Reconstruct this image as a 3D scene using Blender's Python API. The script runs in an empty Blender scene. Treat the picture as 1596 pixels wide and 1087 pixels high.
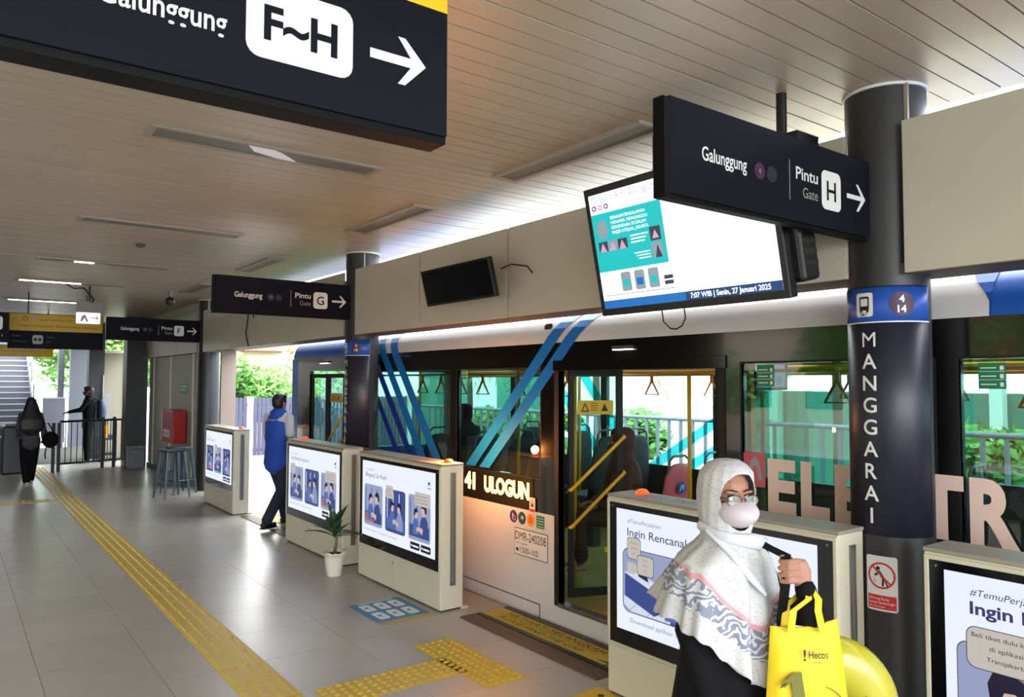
import bpy, bmesh, math, random
from mathutils import Vector, Matrix
random.seed(7)
C = bpy.context.scene.collection
scn = bpy.context.scene
PI = math.pi
# world axes: X towards the bus, Y along the platform (away), Z up, metres; floor z = 0

def lin(c):
    if isinstance(c, str):
        c = c.lstrip('#'); c = [int(c[i:i+2], 16) for i in (0, 2, 4)]
    r = [(v/255)/12.92 if v/255 <= .04045 else ((v/255+.055)/1.055)**2.4 for v in c]
    return (r[0], r[1], r[2], 1)

# ---------------------------------------------------------------- camera
cam = bpy.data.cameras.new('camera'); cam.sensor_width = 36; cam.lens = 26.53; cam.sensor_fit = 'HORIZONTAL'
cam.clip_start = .05; cam.clip_end = 400
co = bpy.data.objects.new('camera', cam); C.objects.link(co)
Rm = Matrix(((0.80026, -0.02878, -0.59896), (-0.59965, -0.03433, -0.79953), (0.00244, 0.99900, -0.04473)))
co.matrix_world = Matrix.Translation((0, 0, 1.85)) @ Rm.to_4x4()
scn.camera = co
# ---------------------------------------------------------------- sky, exposure
w = bpy.data.worlds.new('overcast_sky'); scn.world = w; w.use_nodes = True
bg = w.node_tree.nodes['Background']; bg.inputs[0].default_value = (.93, .97, 1, 1); bg.inputs[1].default_value = 5.5
sun = bpy.data.lights.new('sun', 'SUN'); sun.energy = 1.2; sun.angle = .35; sun.color = (1, .97, .92)
so = bpy.data.objects.new('sun', sun); C.objects.link(so); so.rotation_euler = (math.radians(38), math.radians(-28), 0)
scn.view_settings.view_transform = 'Standard'; scn.view_settings.look = 'None'
scn.view_settings.gamma = 1; scn.view_settings.use_curve_mapping = False
scn.view_settings.exposure = .88
scn.cycles.max_bounces = 8; scn.cycles.diffuse_bounces = 4; scn.cycles.glossy_bounces = 4
scn.cycles.transparent_max_bounces = 16; scn.cycles.transmission_bounces = 4
scn.cycles.sample_clamp_indirect = 4; scn.cycles.caustics_reflective = False; scn.cycles.caustics_refractive = False

# ---------------------------------------------------------------- materials
M = {}
def mat(name, col, rough=.5, metal=0, spec=.5, var=0, vs=4, bump=0, bs=60, emis=0, stretch=None, coat=0, ecol=None, piece=0):
    if name in M: return M[name]
    m = bpy.data.materials.new(name); m.use_nodes = True; M[name] = m
    nt = m.node_tree; p = nt.nodes['Principled BSDF']
    col = lin(col)
    p.inputs['Base Color'].default_value = col; p.inputs['Roughness'].default_value = rough
    p.inputs['Metallic'].default_value = metal; p.inputs['Specular IOR Level'].default_value = spec
    p.inputs['Coat Weight'].default_value = coat
    if emis:
        p.inputs['Emission Color'].default_value = lin(ecol) if ecol else col; p.inputs['Emission Strength'].default_value = emis
    if var or bump or piece:
        tc = nt.nodes.new('ShaderNodeTexCoord'); mp = nt.nodes.new('ShaderNodeMapping')
        nt.links.new(tc.outputs['Object'], mp.inputs[0])
        if stretch: mp.inputs['Scale'].default_value = stretch
    if var or piece:
        hs = nt.nodes.new('ShaderNodeHueSaturation'); hs.inputs['Color'].default_value = col
        n = nt.nodes.new('ShaderNodeTexNoise'); n.inputs['Scale'].default_value = vs; n.inputs['Detail'].default_value = 5
        nt.links.new(mp.outputs[0], n.inputs[0])
        mr = nt.nodes.new('ShaderNodeMapRange'); mr.inputs[1].default_value = .25; mr.inputs[2].default_value = .75
        mr.inputs[3].default_value = 1-var; mr.inputs[4].default_value = 1+var*.6
        nt.links.new(n.outputs[0], mr.inputs[0])
        out = mr.outputs[0]
        if piece:
            oi = nt.nodes.new('ShaderNodeObjectInfo'); m2 = nt.nodes.new('ShaderNodeMapRange')
            m2.inputs[3].default_value = 1-piece; m2.inputs[4].default_value = 1+piece
            nt.links.new(oi.outputs['Random'], m2.inputs[0])
            mu = nt.nodes.new('ShaderNodeMath'); mu.operation = 'MULTIPLY'
            nt.links.new(out, mu.inputs[0]); nt.links.new(m2.outputs[0], mu.inputs[1]); out = mu.outputs[0]
        nt.links.new(out, hs.inputs['Value']); nt.links.new(hs.outputs[0], p.inputs['Base Color'])
    if bump:
        n2 = nt.nodes.new('ShaderNodeTexNoise'); n2.inputs['Scale'].default_value = bs; n2.inputs['Detail'].default_value = 3
        nt.links.new(mp.outputs[0], n2.inputs[0])
        b = nt.nodes.new('ShaderNodeBump'); b.inputs['Strength'].default_value = bump; b.inputs['Distance'].default_value = .01
        nt.links.new(n2.outputs[0], b.inputs['Height']); nt.links.new(b.outputs[0], p.inputs['Normal'])
    return m

def glass(name, tint, refl=.1, rough=.0):
    m = bpy.data.materials.new(name); m.use_nodes = True; M[name] = m
    nt = m.node_tree; nt.nodes.clear()
    o = nt.nodes.new('ShaderNodeOutputMaterial'); t = nt.nodes.new('ShaderNodeBsdfTransparent'); t.inputs[0].default_value = tint
    g = nt.nodes.new('ShaderNodeBsdfGlossy'); g.inputs['Roughness'].default_value = rough
    f = nt.nodes.new('ShaderNodeFresnel'); f.inputs[0].default_value = 1.5
    a = nt.nodes.new('ShaderNodeMath'); a.operation = 'ADD'; a.inputs[1].default_value = refl; a.use_clamp = True
    mx = nt.nodes.new('ShaderNodeMixShader')
    ge = nt.nodes.new('ShaderNodeNewGeometry'); fr = nt.nodes.new('ShaderNodeMath'); fr.operation = 'SUBTRACT'; fr.inputs[0].default_value = 1
    mu = nt.nodes.new('ShaderNodeMath'); mu.operation = 'MULTIPLY'; nt.links.new(ge.outputs['Backfacing'], fr.inputs[1])   # mirror only once per pane
    nt.links.new(f.outputs[0], a.inputs[0]); nt.links.new(a.outputs[0], mu.inputs[0]); nt.links.new(fr.outputs[0], mu.inputs[1]); nt.links.new(mu.outputs[0], mx.inputs[0])
    nt.links.new(t.outputs[0], mx.inputs[1]); nt.links.new(g.outputs[0], mx.inputs[2]); nt.links.new(mx.outputs[0], o.inputs[0])
    return m

mat('tile', (160, 155, 148), .3, var=.07, vs=3, spec=.5, piece=.04)
mat('grout', (70, 68, 64), .8)
mat('tactile', (190, 160, 52), .45, var=.10, vs=9)
mat('plank', (176, 164, 146), .38, var=.05, vs=1.3, spec=.5, piece=.035)
mat('dark', (16, 16, 18), .5)
mat('black_matt', (12, 12, 13), .8)
mat('fascia', (194, 188, 170), .5, var=.05, vs=2)
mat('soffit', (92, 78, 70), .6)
mat('column', (46, 46, 50), .42, var=.06, vs=3)
mat('wrap_navy', (34, 36, 50), .4)
mat('wrap_blue', (38, 84, 176), .4)
mat('white_ink', (225, 226, 228), .5)
mat('white_paint', (222, 222, 218), .45)
mat('grey_ink', (150, 150, 152), .5)
mat('purple_ink', (60, 28, 62), .5)
mat('sign_navy', (16, 18, 28), .6, spec=.12)
mat('sign_case', (9, 9, 12), .6, spec=.15)
mat('yellow_sign', (196, 158, 30), .5)
mat('yellow_bright', (232, 190, 10), .5)
mat('cab', (206, 200, 178), .42, var=.03, vs=5)
mat('cab_top', (150, 144, 132), .5, var=.06, vs=12)
mat('screen_glass', (8, 9, 14), .12, spec=.5)
mat('metal', (150, 150, 150), .35, metal=.9)
mat('dark_metal', (60, 60, 62), .4, metal=.7)
mat('brown_metal', (118, 100, 88), .45, metal=.5)
mat('patch', (226, 228, 238), .6, emis=.12)
mat('light_diffuser', (120, 118, 114), .45, metal=.3)
mat('light_frame', (150, 144, 132), .45)
mat('tube_lit', (255, 255, 255), .5, emis=5)
mat('tube_dim', (240, 244, 250), .5, emis=.6)
mat('concrete', (168, 162, 150), .85, var=.1, vs=5, bump=.2)
mat('road', (170, 168, 164), .85, var=.06, vs=2)
mat('steel_grey', (112, 116, 128), .5)
mat('rail_dark', (46, 46, 50), .45, metal=.5)
mat('wall_panel', (172, 170, 158), .6, var=.05)
mat('wall_batten', (226, 222, 208), .5)
mat('wall_cream', (196, 188, 160), .6, var=.04)
mat('red_box', (170, 26, 24), .4)
mat('green_ink', (24, 128, 84), .5)
mat('red_ink', (205, 40, 42), .5)
mat('black_ink', (22, 22, 24), .5)

# ---------------------------------------------------------------- mesh helpers
def wloc(o):
    v = Vector((0, 0, 0))
    while o: v += o.location; o = o.parent
    return v
def link(name, me, parent=None):
    o = bpy.data.objects.new(name, me); C.objects.link(o)
    if parent: o.parent = parent
    return o
def tag(o, label=None, cat=None, group=None, kind=None):
    if label: o['label'] = label
    if cat: o['category'] = cat
    if group: o['group'] = group
    if kind: o['kind'] = kind
    return o
def thing(name, label, cat, loc=(0, 0, 0), group=None, kind=None):
    o = bpy.data.objects.new(name, None); C.objects.link(o); o.location = loc; o.empty_display_size = .1
    return tag(o, label, cat, group, kind)
class MB:
    def __init__(s): s.v = []; s.f = []; s.mi = []; s.m = 0
    def mesh(s, verts, faces):
        b = len(s.v); s.v += [tuple(p) for p in verts]
        for f in faces: s.f.append([b+i for i in f]); s.mi.append(s.m)
        return s
    def box(s, x0, x1, y0, y1, z0, z1):
        return s.mesh([(x, y, z) for x in (x0, x1) for y in (y0, y1) for z in (z0, z1)],
                      [(0, 1, 3, 2), (4, 6, 7, 5), (0, 4, 5, 1), (2, 3, 7, 6), (0, 2, 6, 4), (1, 5, 7, 3)])
    def obox(s, c, ax, ay, az, hx, hy, hz):
        c = Vector(c); ax = Vector(ax).normalized()*hx; ay = Vector(ay).normalized()*hy; az = Vector(az).normalized()*hz
        return s.mesh([c+ax*i+ay*j+az*k for i in (-1, 1) for j in (-1, 1) for k in (-1, 1)],
                      [(0, 1, 3, 2), (4, 6, 7, 5), (0, 4, 5, 1), (2, 3, 7, 6), (0, 2, 6, 4), (1, 5, 7, 3)])
    def cyl(s, p, q, r, r2=None, n=12, cap=True):
        p = Vector(p); q = Vector(q); d = (q-p).normalized(); r2 = r if r2 is None else r2
        a = d.orthogonal().normalized(); b = d.cross(a)
        vs = [p+(a*math.cos(2*PI*i/n)+b*math.sin(2*PI*i/n))*r for i in range(n)]+[q+(a*math.cos(2*PI*i/n)+b*math.sin(2*PI*i/n))*r2 for i in range(n)]
        fs = [(i, (i+1) % n, n+(i+1) % n, n+i) for i in range(n)]
        if cap: fs += [tuple(range(n-1, -1, -1)), tuple(range(n, 2*n))]
        return s.mesh(vs, fs)
    def tube(s, pts, r, n=8):
        pts = [Vector(p) for p in pts]; vs = []; fs = []; ref = None
        for i, p in enumerate(pts):
            d = (pts[min(i+1, len(pts)-1)]-pts[max(i-1, 0)]).normalized()
            a = d.orthogonal().normalized() if ref is None else (ref-d*ref.dot(d)).normalized()
            ref = a; b = d.cross(a); rr = r[i] if isinstance(r, (list, tuple)) else r
            vs += [p+(a*math.cos(2*PI*k/n)+b*math.sin(2*PI*k/n))*rr for k in range(n)]
        for i in range(len(pts)-1):
            for k in range(n): fs.append((i*n+k, i*n+(k+1) % n, (i+1)*n+(k+1) % n, (i+1)*n+k))
        fs += [tuple(range(n-1, -1, -1)), tuple(range((len(pts)-1)*n, len(pts)*n))]
        return s.mesh(vs, fs)
    def lathe(s, c, prof, n=24):
        vs = []; fs = []
        for r, z in prof: vs += [(c[0]+r*math.cos(2*PI*k/n), c[1]+r*math.sin(2*PI*k/n), c[2]+z) for k in range(n)]
        for i in range(len(prof)-1):
            for k in range(n): fs.append((i*n+k, i*n+(k+1) % n, (i+1)*n+(k+1) % n, (i+1)*n+k))
        fs += [tuple(range(n-1, -1, -1)), tuple(range((len(prof)-1)*n, len(prof)*n))]
        return s.mesh(vs, fs)
    def prism(s, poly, axis, a, b):
        """poly of 2-D points extruded along axis ('x','y','z') from a to b"""
        def P(p, t): return {'x': (t, p[0], p[1]), 'y': (p[0], t, p[1]), 'z': (p[0], p[1], t)}[axis]
        n = len(poly)
        return s.mesh([P(p, a) for p in poly]+[P(p, b) for p in poly],
                      [(i, (i+1) % n, n+(i+1) % n, n+i) for i in range(n)]+[tuple(range(n-1, -1, -1)), tuple(range(n, 2*n))])
    def loft(s, secs, cap=True):
        """secs: list of rings (equal length)"""
        n = len(secs[0]); vs = [p for r in secs for p in r]; fs = []
        for i in range(len(secs)-1):
            for k in range(n): fs.append((i*n+k, i*n+(k+1) % n, (i+1)*n+(k+1) % n, (i+1)*n+k))
        if cap: fs += [tuple(range(n-1, -1, -1)), tuple(range((len(secs)-1)*n, len(secs)*n))]
        return s.mesh(vs, fs)
    def sweep(s, pts, rads, side=(0, 1, 0), n=14):
        """elliptic sweep with rounded ends; rads = (r along side, r other)"""
        pts = [Vector(p) for p in pts]; rads = [(r, r) if not isinstance(r, tuple) else r for r in rads]
        P0 = []
        d0 = (pts[0]-pts[1]).normalized(); d1 = (pts[-1]-pts[-2]).normalized()
        m0 = min(rads[0]); m1 = min(rads[-1])
        for a in (80, 55, 28):
            P0.append((pts[0]+d0*m0*math.sin(math.radians(a)), tuple(r*math.cos(math.radians(a)) for r in rads[0])))
        P0 += list(zip(pts, rads))
        for a in (28, 55, 80):
            P0.append((pts[-1]+d1*m1*math.sin(math.radians(a)), tuple(r*math.cos(math.radians(a)) for r in rads[-1])))
        rings = []; S = Vector(side)
        for i, (p, r) in enumerate(P0):
            d = (P0[min(i+1, len(P0)-1)][0]-P0[max(i-1, 0)][0]).normalized()
            a = (S-d*S.dot(d))
            a = a.normalized() if a.length > 1e-4 else d.orthogonal().normalized()
            b = d.cross(a)
            rings.append([p+a*math.cos(2*PI*k/n)*r[0]+b*math.sin(2*PI*k/n)*r[1] for k in range(n)])
        return s.loft(rings)
    def ell(s, c, r, n=16, m=10):
        c = Vector(c); rings = []
        for i in range(m+1):
            t = -PI/2+PI*(i+.15)/(m+.3)
            rings.append([c+Vector((r[0]*math.cos(t)*math.cos(2*PI*k/n), r[1]*math.cos(t)*math.sin(2*PI*k/n), r[2]*math.sin(t))) for k in range(n)])
        return s.loft(rings)
    def build(s, name, mats, parent=None, world=True, smooth=False, bev=0, label=None, kind=None):
        me = bpy.data.meshes.new(name)
        off = wloc(parent) if (parent and world) else Vector((0, 0, 0))
        me.from_pydata([Vector(p)-off for p in s.v], [], s.f)
        if not isinstance(mats, (list, tuple)): mats = [mats]
        for k in mats: me.materials.append(M[k] if isinstance(k, str) else k)
        me.polygons.foreach_set('material_index', s.mi)
        if smooth: me.polygons.foreach_set('use_smooth', [True]*len(me.polygons))
        me.update()
        bm = bmesh.new(); bm.from_mesh(me); bmesh.ops.recalc_face_normals(bm, faces=bm.faces); bm.to_mesh(me); bm.free()
        o = link(name, me, parent)
        if bev:
            b = o.modifiers.new('bevel', 'BEVEL'); b.width = bev; b.segments = 2; b.limit_method = 'ANGLE'; b.angle_limit = .7
        if label: o['label'] = label
        if kind: o['kind'] = kind
        return o
def box(name, mats, parent, x0, x1, y0, y1, z0, z1, **k): return MB().box(x0, x1, y0, y1, z0, z1).build(name, mats, parent, **k)
def copy_tree(o, loc=None, label=None, parent=None):
    c = o.copy(); C.objects.link(c); c.parent = parent
    for ch in list(o.children): copy_tree(ch, parent=c)
    if loc is not None: c.location = loc
    if label: c['label'] = label
    return c
def smooth_by_angle(o, a=.6):
    for p in o.data.polygons: p.use_smooth = True
    try: o.data.set_sharp_from_angle(angle=a)
    except Exception: pass

TXT = {}
def text_tris(txt, bold=0.0, res=4):
    key = (txt, bold, res)
    if key in TXT: return TXT[key]
    cu = bpy.data.curves.new('t', 'FONT'); cu.body = txt; cu.size = 1; cu.offset = bold; cu.resolution_u = res
    cu.dimensions = '2D'; cu.fill_mode = 'FRONT'; cu.extrude = 0
    o = bpy.data.objects.new('t', cu); C.objects.link(o)
    dg = bpy.context.evaluated_depsgraph_get(); me = bpy.data.meshes.new_from_object(o.evaluated_get(dg))
    vs = [(v.co.x, v.co.y) for v in me.vertices]; fs = [tuple(p.vertices) for p in me.polygons]
    bpy.data.objects.remove(o); bpy.data.curves.remove(cu); bpy.data.meshes.remove(me)
    if vs:
        x0 = min(v[0] for v in vs); x1 = max(v[0] for v in vs)
        vs = [(v[0]-x0, v[1]) for v in vs]; wd = x1-x0
    else: wd = 0
    TXT[key] = (vs, fs, wd); return TXT[key]

def rrect(x0, x1, y0, y1, r, n=4):
    P = []
    for cx, cy, a in ((x1-r, y1-r, 0), (x0+r, y1-r, 90), (x0+r, y0+r, 180), (x1-r, y0+r, 270)):
        for i in range(n+1):
            t = math.radians(a+90*i/n); P.append((cx+r*math.cos(t), cy+r*math.sin(t)))
    return P
def circ(cx, cy, r, n=20, ry=None):
    ry = r if ry is None else ry
    return [(cx+r*math.cos(2*PI*i/n), cy+ry*math.sin(2*PI*i/n)) for i in range(n)]
class Flat:
    """flat print laid on a real surface: coloured polygons on thin layers"""
    def __init__(s): s.items = []
    def poly(s, pts, m, l=0): s.items.append((list(pts), [tuple(range(len(pts)))], m, l)); return s
    def rect(s, x0, x1, y0, y1, m, l=0): return s.poly([(x0, y0), (x1, y0), (x1, y1), (x0, y1)], m, l)
    def rr(s, x0, x1, y0, y1, r, m, l=0): return s.poly(rrect(x0, x1, y0, y1, r), m, l)
    def circ(s, x, y, r, m, l=0, ry=None): return s.poly(circ(x, y, r, 20, ry), m, l)
    def ring(s, x, y, r, w, m, l=0, n=28):
        pts = circ(x, y, r, n)+circ(x, y, r-w, n)
        s.items.append((pts, [(i, (i+1) % n, n+(i+1) % n, n+i) for i in range(n)], m, l)); return s
    def text(s, t, x, y, h, m, l=1, w=None, bold=.0, align='l', shear=0):
        """cap height h, baseline y; w = wished width"""
        if 'M' in t: bold = 0
        vs, fs, wd = text_tris(t, bold)
        k = h/.69; kx = k if w is None else w/wd
        x -= {'l': 0, 'c': wd*kx/2, 'r': wd*kx}[align]
        s.items.append(([(x+a*kx+shear*b*k, y+b*k) for a, b in vs], fs, m, l)); return s
    def arrow(s, x0, x1, y, h, m, l=1, t=None):
        t = t or h*.17
        s.rect(x0, x1-t*.6, y-t/2, y+t/2, m, l)
        for sg in (1, -1):
            s.poly([(x1, y), (x1-h/2, y+sg*h/2), (x1-h/2-t*.85, y+sg*h/2), (x1-t*1.45, y)][::sg], m, l+.5)
        return s
    def split(s, parent, *a, **k):
        for it in s.items:
            f = Flat(); f.items = [it]; nm = 'lettering' if len(it[1]) > 2 and it[3] >= 1 else 'printed_mark'
            f.build(nm, parent, *a, **k)
    def build(s, name, parent, org, u, v, n, step=.0007, slices=0, mapf=None, label=None):
        org = Vector(org); u = Vector(u); v = Vector(v); n = Vector(n)
        off = wloc(parent) if parent else Vector((0, 0, 0))
        me = bpy.data.meshes.new(name); V = []; F = []; MI = []; names = []
        for pts, fs, m, l in s.items:
            if m not in names: names.append(m)
            b = len(V); V += [(p[0], p[1], (l+1)*step) for p in pts]
            for f in fs: F.append([b+i for i in f]); MI.append(names.index(m))
        me.from_pydata(V, [], F); me.polygons.foreach_set('material_index', MI)
        for k in names: me.materials.append(M[k])
        if mapf:
            bm = bmesh.new(); bm.from_mesh(me)
            x0 = min(p[0] for p in V); x1 = max(p[0] for p in V)
            k = int((x1-x0)/.012)+1
            for i in range(1, k):
                bmesh.ops.bisect_plane(bm, geom=bm.verts[:]+bm.edges[:]+bm.faces[:], plane_co=(x0+(x1-x0)*i/k, 0, 0), plane_no=(1, 0, 0))
            for q in bm.verts: q.co = Vector(mapf(q.co.x, q.co.y, q.co.z))-off
            bm.to_mesh(me); bm.free()
        else:
            for q in me.vertices: q.co = org+u*q.co.x+v*q.co.y+n*q.co.z-off
        me.update(); o = link(name, me, parent)
        if label: o['label'] = label
        return o

def organic(mb, voxel=.012, smooth=4, extra=None):
    """one continuous skin over overlapping closed shapes"""
    me = bpy.data.meshes.new('t'); me.from_pydata([tuple(p) for p in mb.v], [], mb.f); me.update()
    bm = bmesh.new(); bm.from_mesh(me); bmesh.ops.recalc_face_normals(bm, faces=bm.faces); bm.to_mesh(me); bm.free()
    o = bpy.data.objects.new('t', me); C.objects.link(o)
    r = o.modifiers.new('r', 'REMESH'); r.mode = 'VOXEL'; r.voxel_size = voxel; r.use_smooth_shade = True
    if smooth:
        q = o.modifiers.new('s', 'SMOOTH'); q.factor = .5; q.iterations = smooth
    dg = bpy.context.evaluated_depsgraph_get(); out = bpy.data.meshes.new_from_object(o.evaluated_get(dg))
    bpy.data.objects.remove(o)
    out.polygons.foreach_set('use_smooth', [True]*len(out.polygons))
    return out
def orgobj(name, mb, m, parent, voxel=.012, smooth=4, label=None):
    me = organic(mb, voxel, smooth); me.materials.clear(); me.materials.append(M[m]); me.name = name
    o = link(name, me, parent)
    if label: o['label'] = label
    return o

# ================================================================ SETTING
# platform slab and paving
fl = box('floor', 'grout', None, -4.2, 3.76, -3.5, 24.6, -.35, -.003); tag(fl, kind='structure')
T = .61; X0 = .52-T*2
tile = MB().box(.0015, T-.0015, .0015, T-.0015, -.02, 0).build('tile', 'tile', fl, world=False, bev=0)
tme = tile.data; bpy.data.objects.remove(tile)
for ix in range(7):
    for iy in range(-3, 32):
        x = X0+ix*T; y = 5.06+(iy-8)*T
        if ix == 6 and not (-1 < y): continue
        o = link('tile', tme, fl); o.location = (x, y, 0)
        if x+T > 3.3: o.scale.x = (3.27-x)/T
rest = MB()
for ix in range(-6, 0):
    for iy in range(-3, 32):
        x = X0+ix*T; y = 5.06+(iy-8)*T; rest.box(x+.0015, x+T-.0015, y+.0015, y+T-.0015, -.02, 0)
for iy in range(-3, 32):
    y = 5.06+(iy-8)*T; rest.box(3.273, 3.757, y+.0015, y+T-.0015, -.02, 0)
rest.build('edge_tiles', 'tile', fl, kind='stuff')
rd = box('ground', 'road', None, -60, 60, -40, 90, -.5, -.36); tag(rd, kind='structure')

# ceiling of narrow planks
ce = box('ceiling', 'dark', None, -4.2, 3.98, -3.5, 25.2, 3.262, 3.36); tag(ce, kind='structure')
pw = .115
pme = MB()
pme.box(-4.2, 3.98, .0035, pw-.0035, 3.25, 3.261)
pm_ = pme.build('plank', 'plank', ce, bev=0); pl_me = pm_.data; bpy.data.objects.remove(pm_)
ny = 0
y = -.2
while y < 25:
    o = link('plank', pl_me, ce); o.location = (0, y+.014, random.uniform(-.0015, .0015)); y += pw; ny += 1
pb = MB(); y = -3.4
while y < -.25: pb.box(-4.2, 3.98, y+.0035, y+pw-.0035, 3.25, 3.261); y += pw
pb.build('planks_behind', 'plank', ce, kind='stuff')
rf = MB().box(-4.4, 4.02, -3.8, 25.6, 3.37, 3.52).build('roof', 'steel_grey', None); tag(rf, kind='structure')

# fascia over the gates
fa = thing('trim_1', None, None, (3.46, 0, 2.35), kind='structure')
def fpanel(y0, y1): box('panel', 'fascia', fa, 3.46, 3.485, y0+.010, y1-.010, 2.352, 3.05, bev=.002)
for y0, y1 in ((-3.2, -1.2), (-1.2, .3), (.3, 1.665), (1.92, 3.3), (3.3, 4.68), (4.68, 6.04), (6.04, 7.42), (7.7, 9.06), (9.06, 10.46), (10.46, 11.87), (11.87, 13.36), (13.75, 15.2), (15.2, 16.6), (16.6, 17.9)): fpanel(y0, y1)
MB().box(3.49, 3.495, -3.2, 1.62, 2.40, 3.04).box(3.49, 3.495, 1.99, 7.38, 2.4, 3.04).box(3.49, 3.495, 7.74, 13.37, 2.4, 3.04).build('backing', 'black_matt', fa)
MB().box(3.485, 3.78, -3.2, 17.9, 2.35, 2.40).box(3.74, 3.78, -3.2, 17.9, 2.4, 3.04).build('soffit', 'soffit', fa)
mat('wall_side', (96, 94, 88), .7)
# left-hand side of the platform, out of frame, with an added wall
fb = thing('trim_2', None, None, (-4, 0, 2.35), kind='structure')
MB().box(-4.1, -4.0, -3.2, 24, 2.8, 3.05).build('panel', 'fascia', fb)
lw = MB().box(-4.1, -4.0, -3.2, 9, -.35, .6).box(-4.1, -4.0, 9, 34, -.35, 3.25).build('wall_left_added', 'wall_side', None); tag(lw, kind='structure')  # unseen; high part added past the platform end so bus glass reflects dark

# ---------------------------------------------------------------- tactile path
tp = thing('tactile_path', 'mustard yellow tactile paving strip of ribbed and dotted tiles along the floor', 'tactile paving', (1.6, 4.4, 0))
S = .305
bt = MB().box(.002, S-.002, .002, S-.002, 0, .004)
for k in range(4):
    cx = .038+k*.076
    bt.mesh([(cx-.015, .008, .004), (cx+.015, .008, .004), (cx+.015, S-.008, .004), (cx-.015, S-.008, .004),
             (cx-.008, .020, .013), (cx+.008, .020, .013), (cx+.008, S-.020, .013), (cx-.008, S-.020, .013)],
            [(4, 5, 6, 7), (0, 1, 5, 4), (1, 2, 6, 5), (2, 3, 7, 6), (3, 0, 4, 7)])
q = bt.build('t', 'tactile', None); bme = q.data; bpy.data.objects.remove(q)
dt = MB().box(.002, S-.002, .002, S-.002, 0, .004)
for i in range(5):
    for j in range(5):
        cx = .034+i*.0593; cy = .034+j*.0593
        dt.mesh([(cx+.022*math.cos(a*PI/3), cy+.022*math.sin(a*PI/3), .004) for a in range(6)]+[(cx+.010*math.cos(a*PI/3), cy+.010*math.sin(a*PI/3), .013) for a in range(6)],
                [(a, (a+1) % 6, 6+(a+1) % 6, 6+a) for a in range(6)]+[(6, 7, 8, 9, 10, 11)])
q = dt.build('t', 'tactile', None); dme = q.data; bpy.data.objects.remove(q)
def ttile(me, x, y, nm):
    o = link(nm, me, tp); o.location = Vector((x, y, 0))-tp.location; return o
for k in range(48): ttile(bme, 1.437, 4.4+k*S, 'ribbed_tile')
for k in range(3): ttile(dme, 1.437, 4.4-(k+1)*S, 'dotted_tile')
for k in range(12): ttile(bme, 1.437, 4.4-(k+4)*S, 'ribbed_tile')
for k in range(3): ttile(dme, 1.81+k*S, 4.4-S, 'dotted_tile')
for k in range(3): ttile(dme, 2.665, 3.795+k*S, 'dotted_tile')
# far cross strip
for k in range(5): ttile(bme, 1.43-(k+1)*S, 13.6, 'ribbed_tile')

t = thing('door_mat', 'small dark mat lying at the left edge of the floor, far back', 'mat', (.35, 12.95, 0))
box('rubber_sheet', 'black_matt', t, -.1, .62, 12.75, 13.15, 0, .012, bev=.003)
# ---------------------------------------------------------------- door thresholds
def threshold(y0, y1, label, txt):
    t = thing('gate_threshold', label, 'threshold', (3.5, (y0+y1)/2, 0), 'ribbed metal thresholds with yellow mats in the gate openings')
    r = MB()
    r.box(3.285, 3.43, y0, y1, 0, .006)
    for k in range(5): r.box(3.293+k*.027, 3.305+k*.027, y0, y1, .006, .012)
    r.build('ribbed_strip', 'brown_metal', t)
    box('mat', 'mat_yellow', t, 3.49, 3.70, y0+.15, y1-.02, 0, .008)
    MB().box(3.44, 3.485, y0, y1, 0, .008).box(3.71, 3.76, y0, y1, 0, .008).build('edge_strip', 'dark_metal', t)
    if txt:
        f = Flat()
        f.text('HATI-HATI MELANGKAH', .14, .125, .062, 'mat_ink', 1, w=1.10, shear=.2, bold=.01)
        f.rect(.10, 1.2, .103, .108, 'mat_ink', 1)
        f.text('PLEASE MIND THE GAP', .16, .028, .05, 'mat_ink', 1, w=.95, shear=.2)
        f.poly([(1.28, .03), (1.46, .03), (1.46, .07), (1.40, .06)], 'mat_ink', 1).text('ty', 1.37, .075, .03, 'mat_ink', 2)
        f.split(t, (3.49, y1-.02, .008), (0, -1, 0), (1, 0, 0), (0, 0, 1))
    return t
mat('mat_yellow', (186, 168, 66), .7, var=.12, vs=14)
mat('mat_ink', (58, 50, 26), .7)
threshold(3.5, 5.06, 'worn yellow mind-the-gap mat and ribbed metal strip at the open bus door', True)
threshold(8.85, 10.6, 'dark ribbed threshold under the man in the blue vest', False)

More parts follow.
